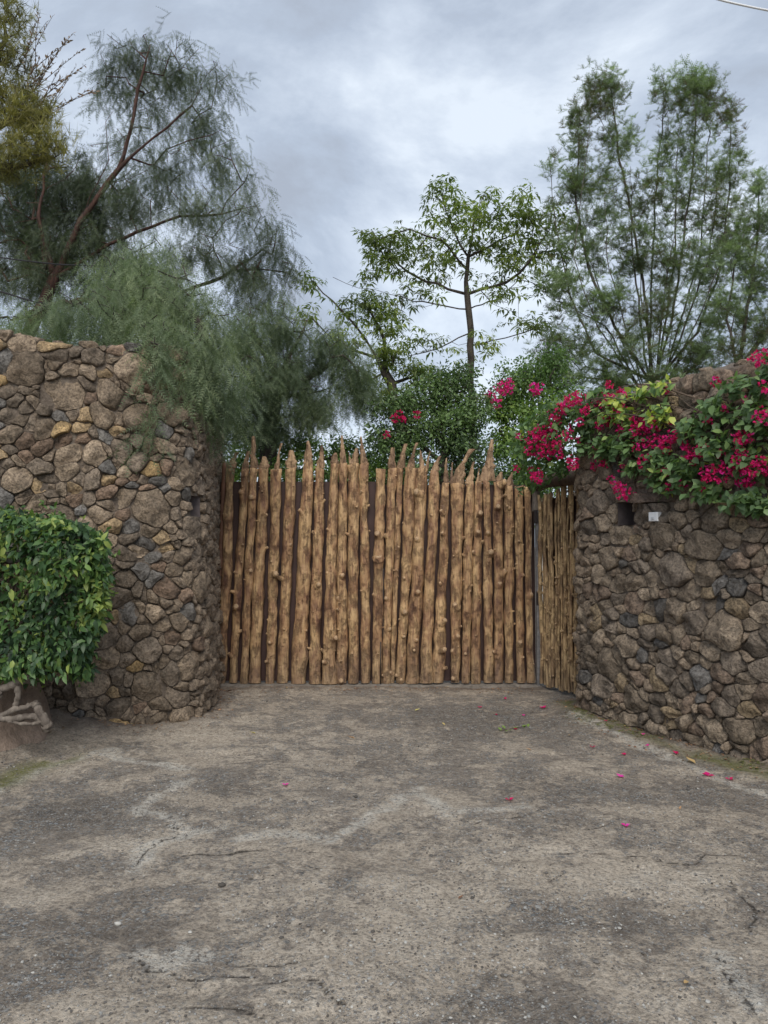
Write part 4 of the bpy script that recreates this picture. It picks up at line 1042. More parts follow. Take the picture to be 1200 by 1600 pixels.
# -- middle weeping pepper behind the left half of the gate
Ym = 10.0
roots = [[(-1.6, Ym, 0), P(420, 660, Ym), P(450, 560, Ym), P(480, 500, Ym)], [P(435, 610, Ym), P(500, 580, Ym), P(550, 550, Ym)], [P(440, 600, Ym), P(400, 530, Ym), P(390, 480, Ym)]]
cl = [(385, 520, 30, 40, 9.6, .4, 34), (440, 500, 35, 28, Ym, .4, 28), (400, 590, 40, 40, 9.5, .4, 40), (455, 570, 45, 35, Ym, .5, 44), (510, 530, 35, 28, Ym, .4, 26), (545, 565, 35, 35, Ym, .4, 30), (490, 620, 50, 25, Ym, .4, 40), (565, 600, 22, 20, Ym, .3, 12), (430, 650, 50, 18, Ym, .4, 28), (370, 640, 25, 25, 9.4, .3, 20)]
tree('pepper_tree', 'drooping mid-green pepper tree just behind the left half of the log gate', (-1.6, Ym, 0), roots, clump_points(cl), M_barkdark, L_pepper3, strands, 4, .0045, alpha=.15, seg=.16, base_r=.12, tilt=.4, scale=(.6, 1.05), spread=.09)

# -- yellow-green tree, top left corner
Yy = 8.0
tufts_n = [tuft(60 + i, 12, .16, 0, .010, .55, .9) for i in range(4)]
roots = [[(-5.2, Yy, 0), P(-150, 500, Yy), P(-90, 300, Yy), P(-40, 180, Yy), P(10, 60, Yy)], [P(-80, 280, Yy), P(-10, 270, Yy), P(60, 250, Yy)], [P(-60, 230, Yy), P(10, 190, Yy), P(80, 170, Yy)]]
cl = [(10, 20, 40, 30, Yy, .3, 36), (20, 90, 35, 45, Yy, .35, 44), (15, 160, 50, 35, Yy, .4, 80), (50, 195, 40, 30, Yy - .1, .35, 60), (25, 240, 50, 25, Yy - .1, .4, 64), (85, 225, 22, 18, Yy - .1, .2, 18), (-50, 150, 60, 90, Yy, .4, 80), (10, 275, 40, 12, Yy, .3, 20), (65, 250, 25, 12, Yy, .2, 12)]
tr, ps = tree('yellow_green_tree', 'feathery yellow-green tree with brown seed spikes in the top left corner', (-5.2, Yy, 0), roots, clump_points(cl), M_barkdark, L_yellow, tufts_n, 4, .0035, alpha=.2, seg=.14, scale=(.7, 1.2), tilt=.9, base_r=.12, spread=.07)
mb = MB(); mbs = MB()
for k in range(26):
    s = P(rng.uniform(20, 75), rng.uniform(110, 200), Yy); L = rng.uniform(.35, .75); a = rng.uniform(-.2, 1.15)
    d = np.array([math.sin(a) * .8, rng.normal(0, .2), math.cos(a)]); pts = [s + d * L * q + np.array([.12 * q * q, 0, .05 * q * q]) for q in np.linspace(0, 1, 7)]
    tube(mb, pts, np.linspace(.005, .002, 7), 3, cap=False)
    n = 26; q = rng.random(n) ** .7; loc = s + d * L * q[:, None] + np.stack([.12 * q * q, 0 * q, .05 * q * q], -1)
    dd = norm(d + rng.normal(0, .5, (n, 3))); TV, TF = blade4(.35, .05, 0); scatter(mbs, TV, TF, frames(dd, rng.normal(0, 1, (n, 3))), loc, rng.uniform(.03, .06, n), rng.random(n))
obj('spike_stems', mb, M_barkdark, tr, tuple(s), kind='stuff'); obj('seed_spikes', mbs, L_brown, tr, tuple(s), smooth=False, kind='stuff')

# -- flat-topped tree in the middle
Yc = 13.0
ros = [rosette(80 + i, 10, .125, .30) for i in range(5)]
roots = [[(1.5, Yc, 0), P(738, 620, Yc), P(736, 560, Yc), P(734, 500, Yc), P(728, 440, Yc), P(735, 385, Yc), P(745, 330, Yc)],
         [P(734, 470, Yc), P(700, 452, Yc), P(650, 432, Yc + .3), P(600, 400, Yc + .4), P(585, 370, Yc + .4)], [P(734, 450, Yc), P(790, 442, Yc), P(830, 405, Yc - .3), P(858, 360, Yc - .3)],
         [P(730, 420, Yc), P(690, 375, Yc - .4), P(640, 358, Yc - .6), P(590, 375, Yc - .6)], [P(732, 410, Yc), P(790, 372, Yc + .3), P(830, 345, Yc + .4)],
         [P(730, 400, Yc), P(705, 350, Yc), P(690, 305, Yc + .1)], [P(733, 485, Yc), P(680, 475, Yc - .3), P(610, 460, Yc - .5), P(560, 450, Yc - .5), P(520, 433, Yc - .5)],
         [P(736, 540, Yc), P(790, 528, Yc - .3), P(850, 515, Yc - .5)], [P(735, 520, Yc), P(690, 542, Yc - .3), P(640, 556, Yc - .4)], [P(734, 480, Yc), P(770, 470, Yc + .6), P(820, 430, Yc + 1.0)]]
cl = [(585, 372, 28, 10, Yc, .4, 14), (865, 345, 22, 12, Yc, .4, 11), (868, 400, 26, 14, Yc, .4, 14), (575, 430, 30, 9, Yc, .4, 7), (870, 445, 30, 12, Yc, .4, 14), (600, 405, 36, 9, Yc, .5, 12), (690, 305, 27, 10, Yc, 0.49, 16), (715, 335, 50, 12, Yc, 0.84, 26), (785, 335, 56, 12, Yc, 0.84, 30), (835, 340, 31, 16, Yc - .2, 0.70, 18), (610, 372, 45, 9, Yc - .3, 0.56, 20), (655, 385, 56, 11, Yc, 0.98, 28), (735, 375, 78, 11, Yc, 1.26, 42), (800, 385, 62, 14, Yc, 1.12, 34),
      (850, 385, 28, 17, Yc - .3, 0.56, 14), (640, 425, 62, 9, Yc + .2, 0.84, 18), (700, 430, 56, 9, Yc + .4, 1.12, 15), (800, 430, 56, 10, Yc, 1.12, 20), (650, 462, 50, 7, Yc - .4, 0.70, 12), (780, 470, 50, 7, Yc - .3, 0.84, 11), (830, 505, 39, 9, Yc - .4, 0.70, 12), (650, 540, 56, 10, Yc - .4, 0.70, 14), (760, 540, 45, 11, Yc - .4, 0.84, 11), (700, 590, 45, 12, Yc - .3, 0.70, 12), (620, 490, 34, 6, Yc - .4, 0.56, 6), (755, 305, 22, 5, Yc, 0.42, 5), (820, 305, 18, 5, Yc, 0.42, 5)]
tree('flat_topped_tree', 'open flat-topped tree with layered branches rising behind the middle of the gate', (1.5, Yc, 0), roots, clump_points(cl), M_barkdark, L_flat, ros, 2, .0042, alpha=.12, seg=.2, jit=.04, base_r=.062, tilt=.3, scale=(.7, 1.2), grav=-.03, spread=.09)
# -- leaning tree left of it
Yl = 11.6
roots = [[(.35, Yl, 0), P(625, 660, Yl), P(612, 600, Yl), P(590, 560, Yl), P(560, 515, Yl), P(520, 470, Yl), P(490, 440, Yl)], [P(612, 600, Yl), P(640, 590, Yl), P(690, 578, Yl)], [P(590, 560, Yl), P(540, 545, Yl), P(490, 500, Yl)], [P(605, 580, Yl), P(600, 530, Yl), P(575, 480, Yl)]]
cl = [(487, 442, 10, 8, Yl, .15, 5), (484, 495, 12, 7, Yl, .15, 5), (545, 485, 26, 12, Yl, .3, 10), (585, 480, 28, 18, Yl, .3, 18), (600, 515, 28, 14, Yl, .3, 14), (545, 535, 32, 16, Yl, .3, 15), (605, 560, 35, 18, Yl, .35, 22), (560, 590, 30, 18, Yl, .3, 14), (650, 585, 40, 16, Yl, .4, 22), (620, 620, 45, 20, Yl, .4, 26)]
tree('leaning_tree', 'slender tree with a branch leaning up to the left, between weeping tree and flat-topped tree', (.35, Yl, 0), roots, clump_points(cl), M_barkdark, L_flat, ros, 3, .0045, alpha=.15, seg=.16, jit=.03, base_r=.09, scale=(.65, 1.05), spread=.10)

# -- upright silky oaks on the right
tufts = [tuft(100 + i, 7, .15, 4, .013, .8, .45) for i in range(6)]
Yg = 12.0
roots = [[(4.2, Yg, 0), P(1022, 620, Yg), P(1015, 540, Yg), P(1005, 440, Yg), P(985, 330, Yg), P(965, 230, Yg), P(955, 140, Yg)],
         [P(1018, 600, Yg), P(1050, 500, Yg), P(1065, 400, Yg), P(1080, 280, Yg), P(1090, 150, Yg)], [P(1020, 600, Yg), P(960, 510, Yg), P(920, 420, Yg), P(900, 320, Yg), P(905, 220, Yg)],
         [P(1020, 605, Yg), P(1090, 520, Yg), P(1125, 420, Yg), P(1140, 300, Yg), P(1142, 200, Yg)], [P(1015, 560, Yg), P(1018, 420, Yg + .4), P(1025, 300, Yg + .4), P(1038, 150, Yg + .4)],
         [P(1018, 590, Yg), P(930, 550, Yg - .3), P(890, 460, Yg - .3), P(868, 350, Yg - .3), P(857, 245, Yg - .3)]]
cl = [(928, 140, 5, 22, Yg, .06, 7), (955, 128, 6, 20, Yg, .06, 7), (1038, 140, 6, 24, Yg, .06, 7), (1075, 132, 7, 20, Yg, .06, 8), (1092, 130, 6, 18, Yg, .06, 6), (1108, 138, 6, 22, Yg, .06, 7), (1141, 175, 6, 24, Yg, .06, 7), (900, 190, 6, 26, Yg, .06, 6), (985, 215, 7, 30, Yg, .08, 7), (955, 155, 13, 35, Yg, .25, 12), (925, 165, 14, 32, Yg, .25, 10), (905, 215, 17, 44, Yg, .3, 17), (960, 210, 16, 50, Yg, .3, 14), (1037, 160, 9, 38, Yg + .3, .2, 7), (1040, 230, 19, 50, Yg + .3, .3, 16), (1075, 150, 16, 30, Yg, .25, 12), (1105, 165, 17, 44, Yg, .3, 16), (1080, 220, 25, 56, Yg, .4, 28), (1140, 205, 10, 45, Yg, .2, 9),
      (1135, 270, 25, 40, Yg, .3, 22), (900, 290, 33, 45, Yg, .4, 29), (950, 300, 38, 50, Yg, .5, 35), (1010, 310, 38, 50, Yg, .5, 35), (1080, 310, 43, 55, Yg, .6, 48), (1140, 340, 28, 50, Yg, .4, 28), (910, 380, 38, 50, Yg, .5, 35), (970, 390, 43, 50, Yg, .6, 42), (1040, 400, 48, 50, Yg - .2, .7, 51), (1110, 410, 43, 50, Yg, .6, 45),
      (880, 450, 38, 45, Yg - .3, .5, 29), (950, 480, 48, 45, Yg - .2, .6, 40), (1030, 490, 57, 45, Yg - .3, .7, 45), (1110, 500, 48, 45, Yg, .6, 38), (890, 530, 48, 35, Yg - .3, .5, 31), (980, 555, 57, 30, Yg - .3, .6, 36), (1080, 560, 57, 25, Yg - .2, .6, 29), (858, 255, 4, 22, Yg - .3, .08, 4), (862, 330, 10, 30, Yg - .3, .15, 5), (872, 390, 17, 30, Yg - .3, .2, 7), (890, 585, 43, 24, Yg - .3, .4, 29), (960, 598, 43, 20, Yg - .3, .4, 31), (1040, 598, 52, 18, Yg - .4, .4, 35), (1110, 590, 48, 20, Yg - .4, .4, 31), (860, 560, 28, 30, Yg - .3, .3, 17), (925, 625, 38, 16, Yg - .3, .3, 22)]
for tx, ty, m1 in ((925, 170, 880), (945, 300, 950), (985, 260, 990), (1060, 330, 1040), (1110, 170, 1085), (1125, 260, 1100), (1140, 330, 1125), (880, 380, 900), (1000, 400, 1005), (1090, 420, 1070), (905, 300, 925), (1060, 200, 1050)):
    dy_ = rng.uniform(-.5, .5); roots.append([P(1020 + (tx - 1020) * .35, 640, Yg + dy_ * .2), P(1020 + (m1 - 1020) * .62, 510, Yg + dy_ * .6), P(m1 + (tx - m1) * .35, 400 if ty < 350 else 480, Yg + dy_), P(tx, ty, Yg + dy_)])
tree('silky_oak', 'tall upright many-stemmed grey-green tree behind the right wall, bare thin shoot on its left', (4.2, Yg, 0), roots, clump_points(cl, 1.35), M_barkgrey, L_grev, tufts, 3, .0032, alpha=.03, up=1.6, seg=.2, jit=.018, base_r=.085, scale=(.6, 1.15), tilt=.5, crown_nodes=.20, spread=.10)
Yh = 10.6
roots = [[(5.0, Yh, 0), P(1150, 600, Yh), P(1165, 500, Yh), P(1180, 400, Yh), P(1188, 290, Yh)], [P(1150, 590, Yh), P(1135, 500, Yh), P(1150, 400, Yh)], [P(1155, 590, Yh), P(1210, 500, Yh), P(1240, 400, Yh), P(1250, 300, Yh)]]
cl = [(1188, 295, 12, 30, Yh, .2, 12), (1180, 350, 30, 35, Yh, .3, 34), (1155, 400, 30, 40, Yh, .35, 36), (1190, 430, 35, 45, Yh, .4, 42), (1150, 480, 35, 40, Yh, .4, 34), (1195, 520, 35, 40, Yh, .4, 34), (1240, 380, 40, 80, Yh, .4, 60), (1240, 500, 40, 50, Yh, .4, 36), (1140, 550, 35, 22, Yh, .3, 20)]
tree('silky_oak', 'lower upright grey-green tree at the right edge, in front of the taller one', (5.0, Yh, 0), roots, clump_points(cl, 1.1), M_barkgrey, L_grev, tufts, 3, .0032, alpha=.03, up=1.6, seg=.18, jit=.018, base_r=.06, scale=(.55, 1.0), tilt=.5, crown_nodes=.14, spread=.07)

# ------------------------------------------------------------------ shrubs behind the gate
bl = [blade4(.5, .1, .15)]
def leafball(seed, n=14, R_=.13, L=.055, w=.55):
    r = np.random.default_rng(seed); TV, TF = blade4(w, .1, .15); V = []; Fc = []; k = 0
    for i in range(n):
        v = norm(r.normal(0, 1, 3)); p = v * R_ * r.random() ** .5; d = norm(v + np.array([0, 0, -.35]) + r.normal(0, .5, 3))
        M = frames(d[None], norm(v + [0, 0, .6])[None])[0]; V.append(TV @ M.T * L * r.uniform(.7, 1.25) + p); Fc += [[a + k for a in f] for f in TF]; k += len(TV)
    return np.concatenate(V), Fc
balls = [leafball(200 + i) for i in range(6)]
Yd = 9.7
def flowers(n, R_, seed, size=.030):
    """a truss of papery bracts: three to a flower"""
    r = np.random.default_rng(seed); TV, TF = blade4(.85, .16, .1); V = []; Fc = []; k = 0
    for i in range(n):
        v = norm(r.normal(0, 1, 3)) ; p = v * R_ * r.random() ** .4 * np.array([1.15, .8, .9]); ax = norm(v + r.normal(0, .45, 3) + np.array([0, -.5, .2]))
        a0 = norm(np.cross(ax, r.normal(0, 1, 3))); b0 = np.cross(ax, a0)
        for q in range(3):
            th_ = q * 2.094; d = norm((a0 * math.cos(th_) + b0 * math.sin(th_)) * .8 + ax * .75)
            M = frames(d[None], -ax[None])[0]; V.append(TV @ M.T * size * r.uniform(.8, 1.2) + p); Fc += [[a + k for a in f] for f in TF]; k += len(TV)
    return np.concatenate(V), Fc
fl_big = [flowers(26, .085, 300 + i) for i in range(4)]; fl_small = [flowers(9, .045, 320 + i) for i in range(4)]
def truss(parent, p, big, s=1.0, toned=None):
    V, Fc = (fl_big if big else fl_small)[int(rng.integers(0, 4))]
    a = rng.uniform(0, 6.28); Mz = np.array([[math.cos(a), -math.sin(a), 0], [math.sin(a), math.cos(a), 0], [0, 0, 1]])
    mb = MB(); mb.add(V @ Mz.T * s + p, Fc, 0, np.repeat(np.clip(rng.normal(.5 if toned is None else toned, .13, len(V) // 15 + 1), 0, 1), 15)[:len(V)])
    return obj('flower_truss', mb, L_bract, parent, tuple(p), smooth=False)
roots = [[(.9, Yd, 0), P(690, 720, Yd), P(695, 640, Yd)], [P(690, 720, Yd), P(640, 680, Yd)], [P(690, 720, Yd), P(735, 640, Yd)]]
cl = [(640, 640, 38, 30, Yd, .3, 75), (690, 610, 38, 34, Yd, .3, 80), (700, 660, 48, 34, Yd, .35, 105), (735, 640, 22, 44, Yd, .3, 60), (640, 690, 40, 25, Yd, .3, 70), (720, 700, 40, 25, Yd, .3, 70), (640, 735, 50, 22, Yd, .3, 80), (730, 740, 50, 24, Yd, .3, 80), (600, 690, 28, 28, Yd, .3, 44), (725, 590, 18, 25, Yd, .25, 26), (600, 640, 14, 16, Yd, .2, 10)]
sh1, _ = tree('flowering_shrub', 'dense dark green shrub behind the right leaf with few pink flowers', (.9, Yd, 0), roots, clump_points(cl), M_barkdark, L_dark, balls, 2, .004, alpha=.1, seg=.12, jit=.03, cat='shrub', base_r=.06, leafname='foliage', tilt=1.0, scale=(.7, 1.1), spread=.05)
for px, py in ((607, 680), (624, 648), (652, 647), (617, 655), (629, 655)): truss(sh1, P(px, py, Yd - .38), False, 1.1, .3)
Ye = 10.1
roots = [[(1.85, Ye, 0), P(815, 720, Ye), P(820, 640, Ye)], [P(815, 720, Ye), P(780, 670, Ye)], [P(815, 720, Ye), P(850, 620, Ye)]]
cl = [(815, 600, 36, 28, Ye, .3, 60), (850, 580, 34, 26, Ye, .3, 50), (785, 640, 28, 32, Ye, .3, 55), (830, 645, 44, 32, Ye, .35, 80), (790, 695, 34, 26, Ye, .3, 55), (845, 695, 36, 26, Ye, .3, 50), (800, 745, 50, 25, Ye, .3, 70), (865, 750, 45, 25, Ye, .3, 60), (845, 790, 45, 22, Ye, .3, 40), (880, 620, 25, 25, Ye, .3, 30), (870, 560, 20, 14, Ye, .2, 14), (790, 590, 16, 18, Ye, .2, 12)]
sh2, _ = tree('flowering_shrub', 'lighter green shrub behind the gate with a big magenta flower cluster at its top', (1.85, Ye, 0), roots, clump_points(cl), M_barkdark, L_bright, balls, 2, .004, alpha=.1, seg=.12, jit=.03, cat='shrub', base_r=.06, leafname='foliage', tilt=1.0, scale=(.7, 1.1), spread=.05)
for px, py, b_ in ((783, 603, 1), (797, 600, 1), (792, 613, 1), (770, 622, 0), (776, 630, 0), (835, 606, 0), (842, 604, 0), (763, 618, 0), (838, 612, 0)): truss(sh2, P(px, py, Ye - .42), b_, 1.0 if b_ else 1.3, .75)
# low greenery behind the left leaf of the gate
Yk = 9.9
roots = [[(-1.0, Yk + .4, 0), P(460, 740, Yk + .4), P(465, 700, Yk + .4)], [P(460, 740, Yk + .4), P(540, 700, Yk + .4)]]
cl = [(400, 700, 45, 28, Yk + .4, .3, 60), (470, 700, 45, 26, Yk + .4, .3, 55), (540, 712, 40, 22, Yk + .4, .3, 60), (580, 725, 30, 20, Yk + .4, .3, 40), (380, 735, 40, 22, Yk, .3, 50), (450, 740, 50, 22, Yk, .3, 60), (530, 742, 50, 22, Yk, .3, 60), (600, 745, 40, 22, Yk, .3, 50)]
tree('shrub', 'low leafy shrub showing between the pointed tips of the left gate leaf', (-1.0, Yk + .4, 0), roots, clump_points(cl), M_barkdark, L_bright, balls, 2, .004, alpha=.1, seg=.12, cat='shrub', base_r=.05, leafname='foliage', tilt=1.0, scale=(.7, 1.1), spread=.05)

# ------------------------------------------------------------------ bougainvillea over the right wall
def wall_front(px, py, out_):
    """a point seen at (px, py), standing out_ metres in front of the right wall line"""
    if px > 915:
        u, z = RW.from_px(min(px, 1290), py); c0 = RW.at(u, z, out_); 
        Yv = c0[1]
    else: Yv = np.interp(px, [780, 915], [8.15, 7.15]) - out_
    return P(px, py, Yv)
bo = thing('bougainvillea', tuple(RW.at(1.6, 2.95, -.2)), 'sprawling bougainvillea with crimson flowers hanging over the right wall and side gate', 'vine')
bclumps = [(822, 700, 24, 38, .10, 100), (850, 670, 38, 38, .15, 170), (880, 640, 40, 30, .2, 150), (860, 715, 42, 26, .15, 150), (835, 740, 30, 26, .10, 80), (880, 735, 26, 14, .12, 50), (845, 690, 45, 40, .24, 140), (880, 660, 40, 30, .28, 90), (905, 690, 38, 28, .2, 110), (925, 650, 38, 32, .25, 130), (965, 640, 35, 26, .25, 100), (950, 700, 40, 22, .2, 110), (990, 690, 38, 26, .22, 110), (1000, 730, 30, 16, .18, 60),
           (1040, 650, 40, 24, .15, 70), (1040, 720, 38, 24, .2, 110), (1035, 745, 28, 14, .18, 60), (1090, 670, 40, 26, .18, 90), (1080, 735, 40, 26, .2, 120), (1130, 640, 35, 26, .2, 80), (1130, 700, 40, 30, .22, 130), (1110, 768, 38, 14, .2, 85), (1050, 765, 24, 12, .2, 30), (1150, 788, 30, 8, .2, 30), (1190, 790, 30, 12, .2, 50), (1180, 660, 32, 40, .25, 130), (1175, 725, 32, 30, .25, 130), (1170, 775, 32, 16, .22, 80),
           (1190, 600, 22, 28, .2, 75), (1150, 605, 26, 20, .18, 45), (1215, 560, 20, 18, .18, 40), (1250, 680, 45, 70, .25, 260), (840, 760, 18, 14, .05, 34), (815, 760, 10, 18, .05, 18), (1010, 615, 40, 12, .12, 45), (1045, 605, 30, 10, .1, 34), (985, 655, 30, 16, .2, 45), (940, 615, 30, 10, .15, 36), (1310, 720, 45, 90, .25, 160)]
pts = []; tonesb = []
for px, py, rx, ry, o_, n in bclumps:
    c = wall_front(px, py, o_); s = c[1] / F; n = int(n * 1.25)
    v = norm(rng.normal(0, 1, (n, 3))) * (rng.random((n, 1)) ** .45)
    q = c + v * np.array([rx * s, .13, ry * s]); pts.append(q)
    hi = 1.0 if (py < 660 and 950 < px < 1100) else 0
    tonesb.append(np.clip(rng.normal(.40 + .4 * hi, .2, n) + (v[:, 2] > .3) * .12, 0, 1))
pts = np.concatenate(pts); tonesb = np.concatenate(tonesb); k = len(pts)
# keep leaves off the inside of the wall
uu = np.linspace(0, RW.L, 400); WP = RW.at(uu, uu * 0 + 2.5)
d_ = np.linalg.norm(pts[:, None, :2] - WP[None, :, :2], axis=2); jn = d_.argmin(1)
nrm = np.stack([np.interp(uu[jn], RW.s, RW.n[:, 0]), np.interp(uu[jn], RW.s, RW.n[:, 1])], -1)
sd = ((pts[:, :2] - WP[jn, :2]) * nrm).sum(1); tpz = np.array([RW.top(u) for u in uu[jn]])
push = np.where((pts[:, 2] < tpz + .05) & (sd < .07) & (pts[:, 1] < 7.6), .07 + np.abs(rng.normal(0, .05, k)) - sd, 0)
pts[:, :2] += nrm * push[:, None]
outn = np.concatenate([nrm, np.full((k, 1), .5)], 1)
dirs = norm(outn * .5 + rng.normal(0, .6, (k, 3)) + np.array([0, 0, -.55])); ups = norm(outn * 1.0 + np.array([0, 0, .45]) + rng.normal(0, .45, (k, 3)))
Mx = frames(dirs, ups); scl = .036 + .058 * rng.random(k)
TV, TF = blade(.72, .10, .16)
front = np.argsort(np.linalg.norm(pts - np.array([0, 0, 1.6]), axis=1) - scl * 8 + (proj(pts)[0] > 1210) * 9)
parts_i = front[:260]; rest = front[260:]
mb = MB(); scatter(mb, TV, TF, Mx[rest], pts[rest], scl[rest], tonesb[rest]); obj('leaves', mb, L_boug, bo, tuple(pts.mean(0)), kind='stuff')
def leaf_objs(name, parent, TV, TF, Mx, pts, scl, tones, idx, mat, nv=6):
    tm = []
    for q in range(nv):
        b_ = MB(); b_.add(TV, TF, 0, q / (nv - 1)); tm.append(b_.mesh(name, [mat]))
    from mathutils import Matrix
    pw = wloc(parent)
    for i in idx:
        o = bpy.data.objects.new(name, tm[int(np.clip(round(tones[i] * (nv - 1)), 0, nv - 1))]); C.objects.link(o)
        o.parent = parent; m4 = np.eye(4); m4[:3, :3] = Mx[i] * scl[i]; m4[:3, 3] = pts[i] - pw; o.matrix_local = Matrix(m4.tolist())
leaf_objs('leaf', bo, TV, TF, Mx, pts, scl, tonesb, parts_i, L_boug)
# stems
mb = MB()
for k_ in range(75):
    x0 = rng.uniform(850, 1260); y0 = rng.uniform(620, 700); p0 = wall_front(x0, y0, .10)
    x1 = x0 + rng.normal(-20, 80); y1 = y0 + abs(rng.normal(40, 35)); y1 = min(y1, 775 if x1 > 990 else 740); x1 = max(825, x1)
    p1 = wall_front(x1, y1, .16 + rng.uniform(0, .15)); L = np.linalg.norm(p1 - p0)
    q = np.linspace(0, 1, 8); curve = p0 + (p1 - p0) * q[:, None] + np.array([0, -.08, .14]) * (4 * q * (1 - q))[:, None] * L + rng.normal(0, .012, (8, 3))
    tube(mb, curve, np.linspace(.007, .0025, 8), 4, cap=False)
for k_ in range(9):
    p0 = wall_front(rng.uniform(930, 1200), 690, .06); p1 = p0 + np.array([rng.uniform(.5, 1.1), rng.uniform(-.9, -.5), rng.uniform(-.15, .15)])
    q = np.linspace(0, 1, 10); curve = p0 + (p1 - p0) * q[:, None] + rng.normal(0, .02, (10, 3)); tube(mb, curve, np.linspace(.012, .006, 10), 5, cap=False)
obj('stems', mb, M_stem, bo, tuple(curve[0]), kind='stuff')
FL = [(888, 628, 1), (878, 640, 1), (900, 622, 1), (917, 622, 1), (915, 640, 1), (917, 652, 1), (952, 602, 0), (943, 663, 1), (967, 667, 1), (990, 660, 1), (1004, 664, 1), (996, 672, 1), (1022, 663, 1), (838, 674, 1), (850, 682, 1), (843, 690, 1), (858, 672, 1), (870, 695, 1), (830, 703, 1),
      (887, 680, 1), (893, 722, 1), (897, 730, 0), (840, 743, 1), (841, 752, 0), (1002, 697, 1), (1008, 723, 1), (1027, 690, 1), (1040, 693, 1), (1052, 683, 1), (1033, 737, 1), (1073, 707, 1), (1098, 705, 1), (1105, 658, 0), (955, 750, 0), (966, 762, 1), (975, 770, 1), (1106, 740, 1), (1118, 741, 1),
      (1157, 687, 1), (1170, 683, 0), (1158, 713, 1), (1150, 733, 1), (1178, 730, 1), (1188, 722, 1), (1190, 735, 1), (1195, 650, 1), (1195, 603, 0), (1188, 560, 1), (1048, 760, 0), (1098, 768, 0), (805, 733, 0), (809, 683, 0), (960, 623, 0), (970, 637, 1), (865, 655, 1), (855, 700, 1), (905, 660, 0), (930, 630, 0), (875, 712, 0), (826, 690, 0), (848, 712, 0), (948, 625, 0), (1145, 738, 0), (1020, 733, 0), (1165, 745, 0), (1240, 640, 1), (1260, 720, 1)]
for px, py, b_ in FL: truss(bo, wall_front(px, py, .40 if px > 915 else .42), b_, rng.uniform(.65, .95) if px > 900 else rng.uniform(.7, .95))
for _ in range(46):
    px = rng.uniform(830, 1200); py = rng.uniform(np.interp(px, [830, 960, 1200], [650, 610, 590]), np.interp(px, [830, 960, 1000, 1200], [740, 735, 745, 780]))
    truss(bo, wall_front(px, py, .30 if px > 915 else .28), False, rng.uniform(.6, 1.0))

# ------------------------------------------------------------------ hedge and stump, left
Yb = 5.75
he = thing('hedge', tuple(np.array([-3.2, Yb, .3])), 'glossy dark green hedge bulging from the left edge in front of the curved wall', 'hedge')
n = 5200
# surface of a lumpy rounded mass
def hedge_pt(n, rmin=.72):
    v = norm(rng.normal(0, 1, (n, 3))); v[:, 1] = -abs(v[:, 1]) * rng.choice([1, 1, 1, -1], n)
    e = np.sign(v) * np.abs(v) ** .72; rr_ = rmin + (1 - rmin) * rng.random((n, 1)) ** .5
    lump = 1 + .10 * np.array([mnoise.noise(Vector(q * 3.1)) for q in v])[:, None]
    return e, rr_ * lump, v
e_, rr_, v_ = hedge_pt(n)
ctr = (P(2, 930, Yb)); half = np.array([.86, .45, .62])
pts = ctr + e_ * rr_ * half
X_, Y_ = proj(pts)
# the mass narrows downwards on the right side, and tops out level
lim = np.interp(Y_, [795, 840, 900, 960, 1000, 1060], [60, 168, 176, 158, 148, 128]) + rng.normal(0, 9, n)
keep = (X_ < lim) & (Y_ < 1066 + rng.normal(0, 7, n)); pts = pts[keep]; vk = v_[keep]; k = len(pts)
# close the right side with a second shell just inside the limit
n2 = 2200; yy = rng.uniform(808, 1055, n2); xx = np.interp(yy, [795, 840, 900, 960, 1000, 1060], [60, 165, 172, 155, 145, 122]) - abs(rng.normal(0, 11, n2)) + 30 * np.array([mnoise.noise(Vector((0, q * .03, 1))) for q in yy]); dY = rng.uniform(-.22, .30, n2)
pts2 = np.array([P(a, b, Yb + c) for a, b, c in zip(xx, yy, dY)]); v2 = norm(np.stack([np.ones(n2), -.5 - rng.random(n2), np.zeros(n2)], -1))
n3 = 1500; xx = rng.uniform(-160, 165, n3); yt = np.interp(xx, [-200, 0, 60, 120, 165], [775, 800, 812, 822, 845]); yy = yt + abs(rng.normal(0, 7, n3)) + 30 * np.array([mnoise.noise(Vector((q * .03, 0, 1))) for q in xx]); dY = rng.uniform(-.3, .3, n3)
pts3 = np.array([P(a, b, Yb + c) for a, b, c in zip(xx, yy, dY)]); v3 = norm(np.stack([np.zeros(n3), -.4 - rng.random(n3), np.ones(n3)], -1))
n4 = 2500; xx = rng.uniform(-170, 166, n4); yy = rng.uniform(812, 1058, n4); ok = xx < np.interp(yy, [795, 840, 900, 960, 1000, 1060], [60, 160, 168, 150, 140, 112])
dY = -.36 + .20 * np.clip((xx / 170), 0, 1) ** 3 + np.array([mnoise.noise(Vector((a * .018, b * .018, 3))) for a, b in zip(xx, yy)]) * .13 + abs(rng.normal(0, .05, n4)) + .10 * np.clip((900 - yy) / 90, 0, 1)
pts4 = np.array([P(a, b, Yb + c) for a, b, c in zip(xx, yy, dY)])[ok]; v4 = norm(np.tile([.15, -1, .1], (len(pts4), 1)) + rng.normal(0, .2, (len(pts4), 3)))
pts = np.concatenate([pts, pts2, pts3, pts4]); vk = np.concatenate([vk, v2, v3, v4]); k = len(pts)
pts[:, 1] += np.array([mnoise.noise(Vector(q * 3.2)) for q in pts * np.array([1, .3, 1])]) * .16
dirs = norm(vk * .45 + np.array([0, -.15, -.75]) + rng.normal(0, .65, (k, 3))); ups = norm(vk * .8 + np.array([0, -.2, .75]) + rng.normal(0, .6, (k, 3)))
Mx = frames(dirs, ups); scl = .038 + .058 * rng.random(k) ** 1.3
